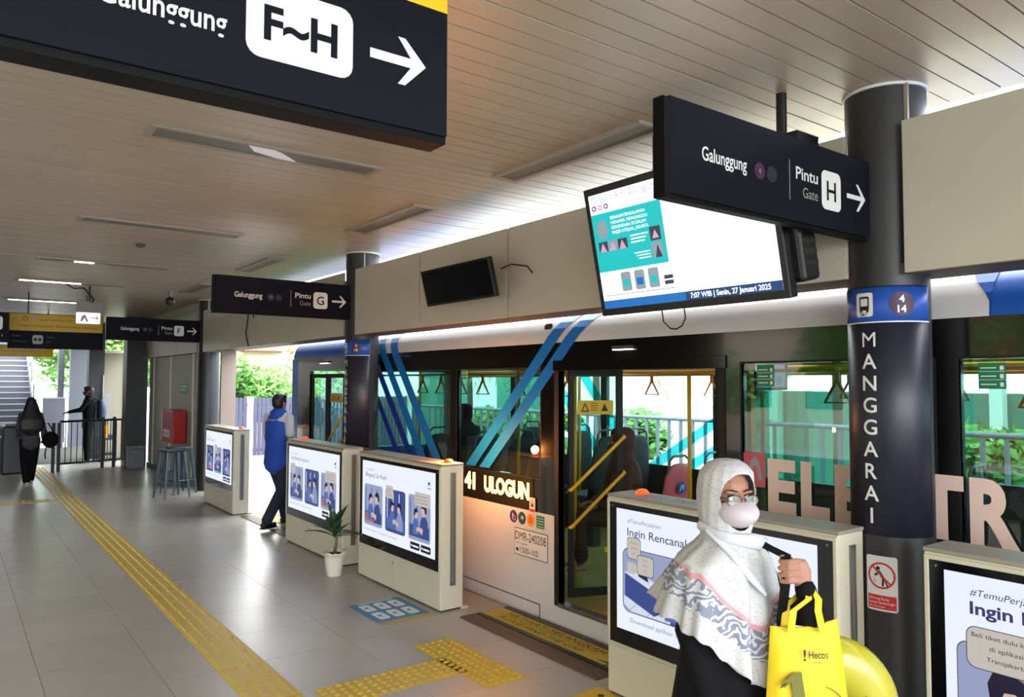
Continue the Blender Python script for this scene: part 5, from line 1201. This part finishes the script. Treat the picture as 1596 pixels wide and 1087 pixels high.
# small scattered dashes
mp = N('ShaderNodeMapping'); L_(tc.outputs['Object'], mp.inputs[0]); mp.inputs['Scale'].default_value = (12, 12, 30)
vo = N('ShaderNodeTexVoronoi'); L_(mp.outputs[0], vo.inputs['Vector']); vo.inputs['Randomness'].default_value = 1
dash = mth('LESS_THAN', vo.outputs['Distance'], .21)
col1 = mix(dash, base, lin((140, 142, 150)))
ns = N('ShaderNodeTexNoise'); ns.inputs['Scale'].default_value = 11; L_(tc.outputs['Object'], ns.inputs[0])
soft = N('ShaderNodeMapRange'); soft.inputs[1].default_value = .52; soft.inputs[2].default_value = .7; soft.inputs[4].default_value = .35; L_(ns.outputs[0], soft.inputs[0])
col1 = mix(soft.outputs[0], col1, lin((178, 180, 188)))
# leaf band
wv = N('ShaderNodeTexWave'); wv.wave_type = 'RINGS'; wv.inputs['Scale'].default_value = 12; wv.inputs['Distortion'].default_value = 14; wv.inputs['Detail'].default_value = 2.5; wv.inputs['Detail Scale'].default_value = 1.6; L_(tc.outputs['Object'], wv.inputs[0])
lf_ = mth('GREATER_THAN', wv.outputs['Fac'], .42)
leafc = mix(lf_, lin((200, 202, 210)), lin((124, 130, 150)))
col2 = mix(band(.27, .60), col1, leafc)
col2 = mix(band(.60, .66), col2, lin((212, 150, 158)))
L_(col2, pb_.inputs['Base Color'])
me.materials.append(m)
o = link('headscarf', me, wo); q = o.modifiers.new('s', 'SOLIDIFY'); q.thickness = .003; q.offset = 1
# crossed fold under the chin and pin at the side
g = MB(); g.sweep([(-.03, -.094, 1.345), (.045, -.078, 1.322), (.09, -.03, 1.31), (.105, .03, 1.30), (.09, .09, 1.285)], [(.018, .010), (.022, .013), (.026, .014), (.03, .013), (.02, .008)], side=(0, 0, 1), n=12); g.build('scarf_fold', 'cloth_white', wo, smooth=True)
g = MB(); g.sweep([(.02, -.092, 1.335), (.075, -.085, 1.27), (.125, -.06, 1.20), (.155, -.02, 1.14)], [(.014, .008), (.024, .012), (.022, .010), (.008, .005)], side=(0, 1, 0), n=12); g.build('scarf_tail', 'cloth_white', wo, smooth=True)
# mask
mk = MB(); NU, NV = 22, 12; vs = []
for j in range(NV+1):
    v_ = j/NV
    for i in range(NU+1):
        u_ = -1+2*i/NU; hgt = (.047 if v_ > .5 else .050)*(1-.42*abs(u_)**2.2); zc = hc.z-.052+.004*abs(u_)
        z = zc+(v_-.5)*2*hgt; ang = u_*1.25
        rr = .088+.042*(1-abs(u_)**1.3)*(1-abs(2*v_-1.05)**2.0)-.012*abs(2*v_-1)**2
        vs.append(V3(rr*math.cos(ang)*1.06+.012, rr*math.sin(ang)*.86, z))
mk.mesh(vs, [(j*(NU+1)+i, j*(NU+1)+i+1, (j+1)*(NU+1)+i+1, (j+1)*(NU+1)+i) for j in range(NV) for i in range(NU)])
o = mk.build('face_mask', 'mask_white', wo, smooth=True); q = o.modifiers.new('s', 'SOLIDIFY'); q.thickness = .002
g = MB(); g.tube([(.125, -.03, 1.415), (.140, 0, 1.420), (.125, .03, 1.415)], .0012, 5); g.build('mask_crease', 'grey_ink', o)
# glasses
gl_ = MB()
for sg in (-1, 1):
    cx, cy, cz = .103, sg*.033, hc.z-.006
    gl_.tube([(cx-.012*abs(math.cos(a))*(1 if math.cos(a)*sg > 0 else 0), cy+.026*math.cos(a), cz+.019*math.sin(a)) for a in [2*PI*i/20 for i in range(21)]], .0014, 5)
    gl_.tube([(.092, sg*.059, cz+.008), (.05, sg*.074, cz+.010), (-.01, sg*.080, cz+.008)], .0017, 5)
gl_.tube([(.104, -.008, hc.z), (.108, 0, hc.z+.003), (.104, .008, hc.z)], .0014, 5)
gf = gl_.build('glasses', 'lens_rim', wo)
for sg in (-1, 1): g = MB(); g.prism([(sg*.033+.025*math.cos(a), hc.z-.006+.018*math.sin(a)) for a in [2*PI*i/16 for i in range(16)]], 'x', .1, .1008); g.build('lens', 'lens', gf)
# chest strap of her backpack
g = MB(); P_ = [V3(-.04, .09, 1.30), V3(.06, .06, 1.300), V3(.135, .035, 1.285), hp-rt*.008+V3(0, 0, .045), hp-rt*.006-cm*.002, hp-rt*.012+V3(0, 0, -.06), V3(.20, .0, 1.06), V3(.14, .12, .95)]
vs = []
for i, p in enumerate(P_):
    sd = V3(.55, .75, .25).normalized()*.017; vs += [p-sd, p+sd, p+sd-cm*.004, p-sd-cm*.004]
g.mesh(vs, [(i*4+a, i*4+(a+1) % 4, i*4+4+(a+1) % 4, i*4+4+a) for i in range(len(P_)-1) for a in range(4)]+[(0, 1, 2, 3), (28, 29, 30, 31)])
g.build('shoulder_strap', 'cloth_black', wo)
def descend(o):
    for c in o.children: yield c; yield from descend(c)
for c in descend(wo):                     # her head is turned to her right
    for v_ in c.data.vertices:
        k_ = min(1, max(0, (v_.co.z-1.285)/.06)); k_ = k_*k_*(3-2*k_)*math.radians(-24)
        if k_:
            x_, y_ = v_.co.x+.01, v_.co.y; v_.co.x = x_*math.cos(k_)-y_*math.sin(k_)-.01; v_.co.y = x_*math.sin(k_)+y_*math.cos(k_)
wo.location = wloc0; wo.rotation_euler = (0, 0, math.radians(-87))
RW = Matrix.Rotation(math.radians(-87), 4, 'Z')
def L2W(p): return RW @ Vector(p)+Vector(wloc0)
# yellow tote bag hanging from her forearm
mat('tote', (222, 192, 14), .6, var=.05, bump=.2, bs=8); mat('tote_print', (104, 104, 40), .7, bump=.2, bs=200); mat('ring_yellow', (176, 170, 40), .28, var=.04, coat=.3)
tc0 = L2W((.285, .045, 0))-Vector((.8, -.6, 0))*.028+Vector((0, 0, .012)); rgt = Vector((.8, -.6, 0)); fwd = Vector((.6, .8, 0))
t = thing('tote_bag', 'bright yellow tote bag with dark printed lettering, carried by the woman in the headscarf', 'bag', (tc0.x, tc0.y, .60))
def tp_(a, z, d=0): return tc0+rgt*a+fwd*d+Vector((0, 0, z))
g = MB(); vs = []; NX, NZ = 14, 16
for sdn in (-1, 1):
    for j in range(NZ+1):
        z_ = j/NZ; zz_ = .60+.455*z_; hw0 = .155-.045*z_; 
        for i in range(NX+1):
            a = -1+2*i/NX; belly = (1-a*a)**.5*(.045*math.sin(PI*min(1, z_*.9+.1))**.7+.004)
            top = -.015*math.sin(PI*(a+1)/2)*z_ + .012*a*z_
            vs.append(tp_(a*hw0+.012*(1-z_), zz_+top, sdn*belly+.004*math.sin(5*a+6*z_)*(1-z_)))
n1 = (NX+1)*(NZ+1)
fs = [(b_+j*(NX+1)+i, b_+j*(NX+1)+i+1, b_+(j+1)*(NX+1)+i+1, b_+(j+1)*(NX+1)+i) for b_ in (0, n1) for j in range(NZ) for i in range(NX)]
for j in range(NZ):
    for i in (0, NX): fs.append((j*(NX+1)+i, (j+1)*(NX+1)+i, n1+(j+1)*(NX+1)+i, n1+j*(NX+1)+i))
for i in range(NX): fs.append((i, i+1, n1+i+1, n1+i))
g.mesh(vs, fs); g.build('pouch', 'tote', t, smooth=True)
for dd, nm in ((-.03, 'handle'), (.03, 'handle')):
    P_ = [tp_(-.055, 1.03, dd), tp_(-.045, 1.10, dd), L2W(hp+rt*.062+V3(0, 0, -.085))+fwd*dd*1.2-rgt*.012, L2W(hp+rt*.062+V3(0, 0, -.045))+fwd*dd*.5, L2W(hp+rt*.062+V3(0, 0, -.085))+fwd*dd*1.2+rgt*.02, tp_(.035, 1.10, dd), tp_(.05, 1.03, dd)]
    g = MB(); vs = []
    for i, p in enumerate(P_):
        sd = rgt*.0115 if i != 3 else Vector((0, 0, .0115)); e_ = fwd*.0015; vs += [p-sd-e_, p+sd-e_, p+sd+e_, p-sd+e_]
    g.mesh(vs, [(i*4+a, i*4+(a+1) % 4, i*4+4+(a+1) % 4, i*4+4+a) for i in range(len(P_)-1) for a in range(4)]); g.build(nm, 'tote', t)
f = Flat(); f.text('Hecos', -.005, .955, .024, 'black_ink', 0, w=.062, bold=.01).text('!', -.022, .948, .034, 'black_ink', 0, bold=.02).text('eco bag', .01, .94, .007, 'black_ink', 0, w=.025)
f.build('printed_lettering', t, tc0-fwd*.050, rgt, (0, 0, 1), -fwd)
f = Flat(); f.poly([(-.065, .905), (-.030, .915), (.012, .62), (-.035, .62)], 'tote_print', 0).poly([(-.10, .86), (-.085, .885), (-.06, .905), (-.05, .89), (-.07, .88), (-.085, .862), (-.095, .875)], 'tote_print', 1)
arc = [(.03+.10*math.sin(a), .74+.13*math.cos(a)) for a in [math.radians(q) for q in range(10, 130, 10)]]; arc2 = [(.03+.090*math.sin(a), .74+.128*math.cos(a)) for a in [math.radians(q) for q in range(130, 0, -10)]]
f.poly(arc+arc2, 'tote_print', 0)
f.build('printed_figure', t, tc0-fwd*.052, rgt, (0, 0, 1), -fwd)
# yellow ring she carries behind the bag
rc = Vector((2.66, 1.47, .0)); rcz = .62
rcx = Vector((2.61, 1.565, .665))
t = thing('swim_ring', 'large glossy yellow-green rounded ring behind the yellow tote bag', 'ring', tuple(rcx))
g = MB(); vs = []; R0, r0 = .165, .10; NA2, NB = 40, 18
for i in range(NA2):
    a = 2*PI*i/NA2; dr = rgt*math.cos(a)+Vector((0, 0, 1))*math.sin(a)
    for k in range(NB):
        q = 2*PI*k/NB; vs.append(rcx+dr*(R0+r0*math.cos(q))+fwd*r0*.75*math.sin(q))
g.mesh(vs, [(i*NB+k, i*NB+(k+1) % NB, ((i+1) % NA2)*NB+(k+1) % NB, ((i+1) % NA2)*NB+k) for i in range(NA2) for k in range(NB)]); g.build('tube', 'ring_yellow', t, smooth=True)
g = MB(); g.tube([rcx+Vector((0, 0, .25)), rcx+Vector((-.1, 0, .42)), L2W(hp+rt*.07+V3(0, 0, -.10))], .003, 5); g.build('carry_cord', 'black_matt', t)
g = MB(); g.cyl(rcx+rgt*.12-fwd*.07+Vector((0, 0, .06)), rcx+rgt*.12-fwd*.085+Vector((0, 0, .06)), .008); g.build('valve', 'ring_yellow', t)

# ---- generic standing figure facing +x
def figure(label, loc, rot, H=1.68, skin='skin_dark', legs=None, arms=None, top='cloth_grey', bottom='trousers_navy', female=False, group=None, sleeves='long', shoes='shoe_black', lean=0):
    """legs/arms: per side (left, right) joint lists in units of a 1.68 m figure"""
    t = thing('person', label, 'person', (0, 0, 0)); s = H/1.68
    def q(p): return V3(*p)*s
    sw = .15 if female else .175; ln = lean
    legs = legs or ([(0, .09, .86), (.02, .10, .47), (0, .10, .08)], [(0, -.09, .86), (.02, -.10, .47), (0, -.10, .08)])
    arms = arms or ([(ln, sw, 1.38), (-.02, sw+.05, 1.10), (.04, sw+.05, .86)], [(ln, -sw, 1.38), (-.02, -sw-.05, 1.10), (.04, -sw-.05, .86)])
    b = MB(); hc_ = q((ln*1.1+.02, 0, 1.555)); head(b, hc_, s*.98); b.sweep([q((ln, 0, 1.40)), q((ln+.005, 0, 1.50))], [.055*s, .052*s])
    tor = [((0, 0, .84), (.155, .11)), ((ln*.3, 0, 1.0), (.135, .10)), ((ln*.6, 0, 1.18), (.155, .115)), ((ln, 0, 1.34), (sw*.98, .105)), ((ln, 0, 1.41), (sw*.62, .07))]
    b.sweep([q(p) for p, r in tor], [(r[0]*s, r[1]*s) for p, r in tor])
    for lg in legs:
        b.sweep([q(p) for p in lg], [.082*s, .058*s, .042*s]); a_ = q(lg[2]); b.sweep([a_+V3(-.03, 0, -.035)*s, a_+V3(.12, 0, -.045)*s], [(.034*s, .03*s), (.036*s, .022*s)])
    for i, ar in enumerate(arms):
        b.sweep([q(p) for p in ar[:3]], [.046*s, .038*s, .027*s]); d = (q(ar[2])-q(ar[1])).normalized(); hand(b, q(ar[2]), d, (0, 1 if i else -1, .01) if abs(d.z) > .5 else (0, 0, -1), 1, .35, s)
    orgobj('body', b, skin, t, .0075*s, 2)
    g = MB(); g.sweep([q(p) for p, r in tor], [((r[0]+.018)*s, (r[1]+.018)*s) for p, r in tor], n=20)
    g.sweep([q((-.0, 0, .80)), q((0, 0, .95))], [(.17*s, .13*s), (.155*s, .12*s)], n=20)
    for ar in arms:
        if sleeves == 'long': g.sweep([q(p) for p in ar[:3]], [.054*s, .048*s, .037*s])
        else: m_ = q(ar[0]).lerp(q(ar[1]), .8); g.sweep([q(ar[0]), m_], [.058*s, .054*s])
    tp2 = orgobj('top', g, top, t, .009*s, 3)
    g = MB(); g.sweep([q((0, 0, .80)), q((0, 0, .95))], [(.165*s, .12*s), (.15*s, .108*s)], n=20)
    for lg in legs: g.sweep([q(lg[0]), q(lg[1]), q(lg[2]).lerp(q(lg[1]), .06)], [.098*s, .078*s, .066*s])
    orgobj('trousers', g, bottom, t, .009*s, 3)
    for lg in legs:
        a_ = q(lg[2]); g = MB(); g.sweep([a_+V3(-.04, 0, -.035)*s, a_+V3(.13, 0, -.045)*s], [(.042*s, .038*s), (.046*s, .030*s)]); g.box(a_.x-.07*s, a_.x+.165*s, a_.y-.04*s, a_.y+.04*s, a_.z-.08*s, a_.z-.065*s); g.build('shoe', shoes, t, smooth=True)
    return t, hc_, s
# man in a blue vest, walking through the gate
t, hc_, s = figure('man in a blue vest and white shirt walking out through a gate', None, 0, 1.70, 'skin', top='cloth_white', sleeves='short',
    legs=([(0, .09, .86), (.16, .09, .50), (.24, .08, .08)], [(0, -.09, .86), (-.02, -.10, .47), (-.30, -.10, .11)]), arms=([(.0, .18, 1.37), (.04, .22, 1.10), (.2, .20, .95)], [(.0, -.18, 1.37), (-.03, -.22, 1.12), (.10, -.20, .90)]))
face_bits(t, hc_, s*.98); orgobj('hair', hair_cap(hc_, s), 'hair', t, .008, 2)
g = MB(); tor = [((0, 0, .80), (.192, .155)), ((0, 0, 1.0), (.175, .140)), ((0, 0, 1.18), (.18, .14)), ((0, 0, 1.32), (.185, .132)), ((0, 0, 1.41), (.125, .095))]
g.sweep([V3(*p)*s for p, r in tor], [(r[0]*s, r[1]*s) for p, r in tor], n=24); vo_ = orgobj('vest', g, 'vest_blue', t, .009, 2)
f = Flat(); f.text('Petugas', 0, 0, .022, 'white_ink', 0, w=.09); f.build('back_print', vo_, (-.142*s, .02*s, 1.34*s), (0, -1, 0), (.2, 0, 1), (-1, 0, 0), step=.004)
g = MB(); g.tube([V3(.055*math.cos(a)+.01, .062*math.sin(a), 1.435+.012*math.cos(a))*s for a in [2*PI*i/16 for i in range(17)]], .014, 8); g.build('collar', 'cloth_white', t, smooth=True)
t.location = (3.44, 9.60, 0); t.rotation_euler = (0, 0, math.radians(28))
# long-haired woman walking away
t, hc_, s = figure('long-haired woman in a grey top and dark trousers walking away towards the stairs', None, 0, 1.56, 'skin_dark', top='cloth_grey', bottom='cloth_black', female=True, shoes='shoe_pale',
    legs=([(0, .08, .86), (.02, .07, .47), (-.02, .04, .08)], [(0, -.08, .86), (.05, -.07, .47), (.10, -.04, .10)]), arms=([(.0, .15, 1.35), (-.03, .20, 1.10), (.10, .18, .95)], [(.0, -.15, 1.35), (-.04, -.21, 1.10), (.05, -.22, .92)]))
face_bits(t, hc_, s*.98)
g = hair_cap(hc_, s*1.06); g.sweep([hc_+V3(-.03, 0, .02), hc_+V3(-.075, 0, -.12), hc_+V3(-.125, 0, -.28), hc_+V3(-.14, 0, -.44), hc_+V3(-.13, 0, -.53)], [(.085, .07), (.13, .06), (.19, .06), (.18, .05), (.10, .03)], n=20); orgobj('hair', g, 'hair', t, .009, 2)
t.location = (1.22, 15.85, 0); t.rotation_euler = (0, 0, math.radians(95))
bp = thing('handbag', 'small dark rounded bag with hanging strap on the walking woman\'s right arm', 'bag', (1.53, 15.9, .78))
g = MB(); g.ell((1.53, 15.85, .80), (.13, .09, .15), 20, 12); g.build('pouch', 'cloth_black', bp, smooth=True); MB().tube([(1.47, 15.85, .93), (1.43, 15.85, 1.08), (1.49, 15.88, 1.1), (1.58, 15.85, .93)], .012, 6).build('strap', 'cloth_black', bp); MB().tube([(1.47, 15.84, .68), (1.45, 15.83, .55), (1.46, 15.83, .46)], .010, 6).build('loose_strap', 'cloth_black', bp)
# standing man with outstretched arm
t, hc_, s = figure('dark-clothed man standing behind the barrier railing with one arm stretched out', None, 0, 1.74, 'skin_dark', top='cloth_black', bottom='cloth_black', shoes='shoe_pale',
    arms=([(.0, .20, 1.38), (.14, .25, 1.18), (.36, .20, 1.12)], [(.0, -.20, 1.38), (.10, -.24, 1.14), (.36, -.14, 1.12)]))
face_bits(t, hc_, s*.98); orgobj('hair', hair_cap(hc_, s), 'hair', t, .009, 2)
t.location = (2.62, 19.55, 0); t.rotation_euler = (0, 0, math.radians(170))
bk = thing('backpack', 'dark backpack worn by the man standing behind the railing', 'backpack', (2.88, 19.5, 1.2)); g = MB(); g.sweep([(2.86, 19.5, 1.02), (2.87, 19.5, 1.2), (2.85, 19.5, 1.36)], [(.14, .09), (.15, .10), (.12, .08)], side=(0, 1, 0)); g.build('pack', 'seat_blue', bk, smooth=True); MB().tube([(2.8, 19.4, 1.4), (2.7, 19.38, 1.45), (2.58, 19.4, 1.3)], .015, 6).build('strap', 'cloth_black', bk)
# seated passengers
def seated(label, x, y, z, rot, scarf, top, mask='mask_white', H=1.0):
    t = thing('person', label, 'person', (0, 0, 0)); hc_ = V3(.02, 0, .70)
    b = MB(); head(b, hc_, .98); b.sweep([(0, 0, .52), (.01, 0, .64)], [.05, .05]); b.sweep([(0, 0, .05), (0, 0, .25), (0, 0, .46), (0, 0, .52)], [(.16, .12), (.14, .11), (.17, .11), (.12, .08)])
    for sg in (-1, 1):
        b.sweep([(0, sg*.09, .06), (.40, sg*.10, .06), (.40, sg*.10, -.30)], [.08, .06, .045]); b.sweep([(.37, sg*.1, -.36), (.50, sg*.1, -.375)], [(.034, .03), (.036, .022)])
        b.sweep([(0, sg*.18, .47), (.04, sg*.23, .24), (.24, sg*.12, .16)], [.045, .038, .028]); hand(b, (.24, sg*.12, .16), (1, -sg*.5, 0), (0, 0, -1), 1, .4)
    orgobj('body', b, 'skin', t, .008, 2); face_bits(t, hc_, .98)
    g = MB(); g.sweep([(0, 0, .0), (0, 0, .25), (0, 0, .46), (0, 0, .53)], [(.19, .15), (.165, .135), (.195, .13), (.11, .09)], n=20)
    for sg in (-1, 1):
        g.sweep([(0, sg*.18, .47), (.04, sg*.235, .24), (.22, sg*.13, .165)], [.065, .055, .045]); g.sweep([(0, sg*.09, .06), (.40, sg*.10, .06), (.40, sg*.10, -.26)], [.10, .08, .07])
    orgobj('clothes', g, top, t, .010, 3)
    g = MB(); rr_ = []
    for z_, r1_, r2_ in ((.838, .02, .02), (.83, .07, .06), (.79, .108, .09), (.72, .118, .098), (.65, .110, .093), (.60, .09, .08), (.56, .11, .12), (.51, .14, .20), (.42, .16, .23), (.34, .17, .24)): rr_.append([V3(-.004+r1_*math.cos(a), r2_*math.sin(a), z_) for a in [2*PI*k/40 for k in range(40)]])
    vs = [p for r_ in rr_ for p in r_]; fs = []
    for i in range(len(rr_)-1):
        for k in range(40):
            p = (rr_[i][k]+rr_[i+1][(k+1) % 40])/2
            if p.x > .04 and ((p.z-.70)/.085)**2+(p.y/.06)**2 < 1: continue
            fs.append((i*40+k, i*40+(k+1) % 40, (i+1)*40+(k+1) % 40, (i+1)*40+k))
    g.mesh(vs, fs); o = g.build('headscarf', scarf, t, smooth=True); q = o.modifiers.new('s', 'SOLIDIFY'); q.thickness = .004
    g = MB(); g.ell(hc_+V3(.065, 0, -.045), (.05, .052, .042)); g.build('face_mask', mask, t, smooth=True)
    t.location = (x, y, z); t.rotation_euler = (0, 0, rot); return t
seated('seated bus passenger in a brown scarf and black mask, seen through the open door', 4.80, 4.78, .62, math.radians(150), 'cloth_brown', 'cloth_brown', 'mask_black')
seated('seated bus passenger in a white headscarf behind the big letter R', 4.30, 1.18, .62, math.radians(205), 'cloth_white', 'cloth_white', 'skin')
seated('bus driver in dark clothes at the front of the bus', 5.75, 8.75, .72, math.radians(90), 'cloth_black', 'cloth_black', 'mask_white')
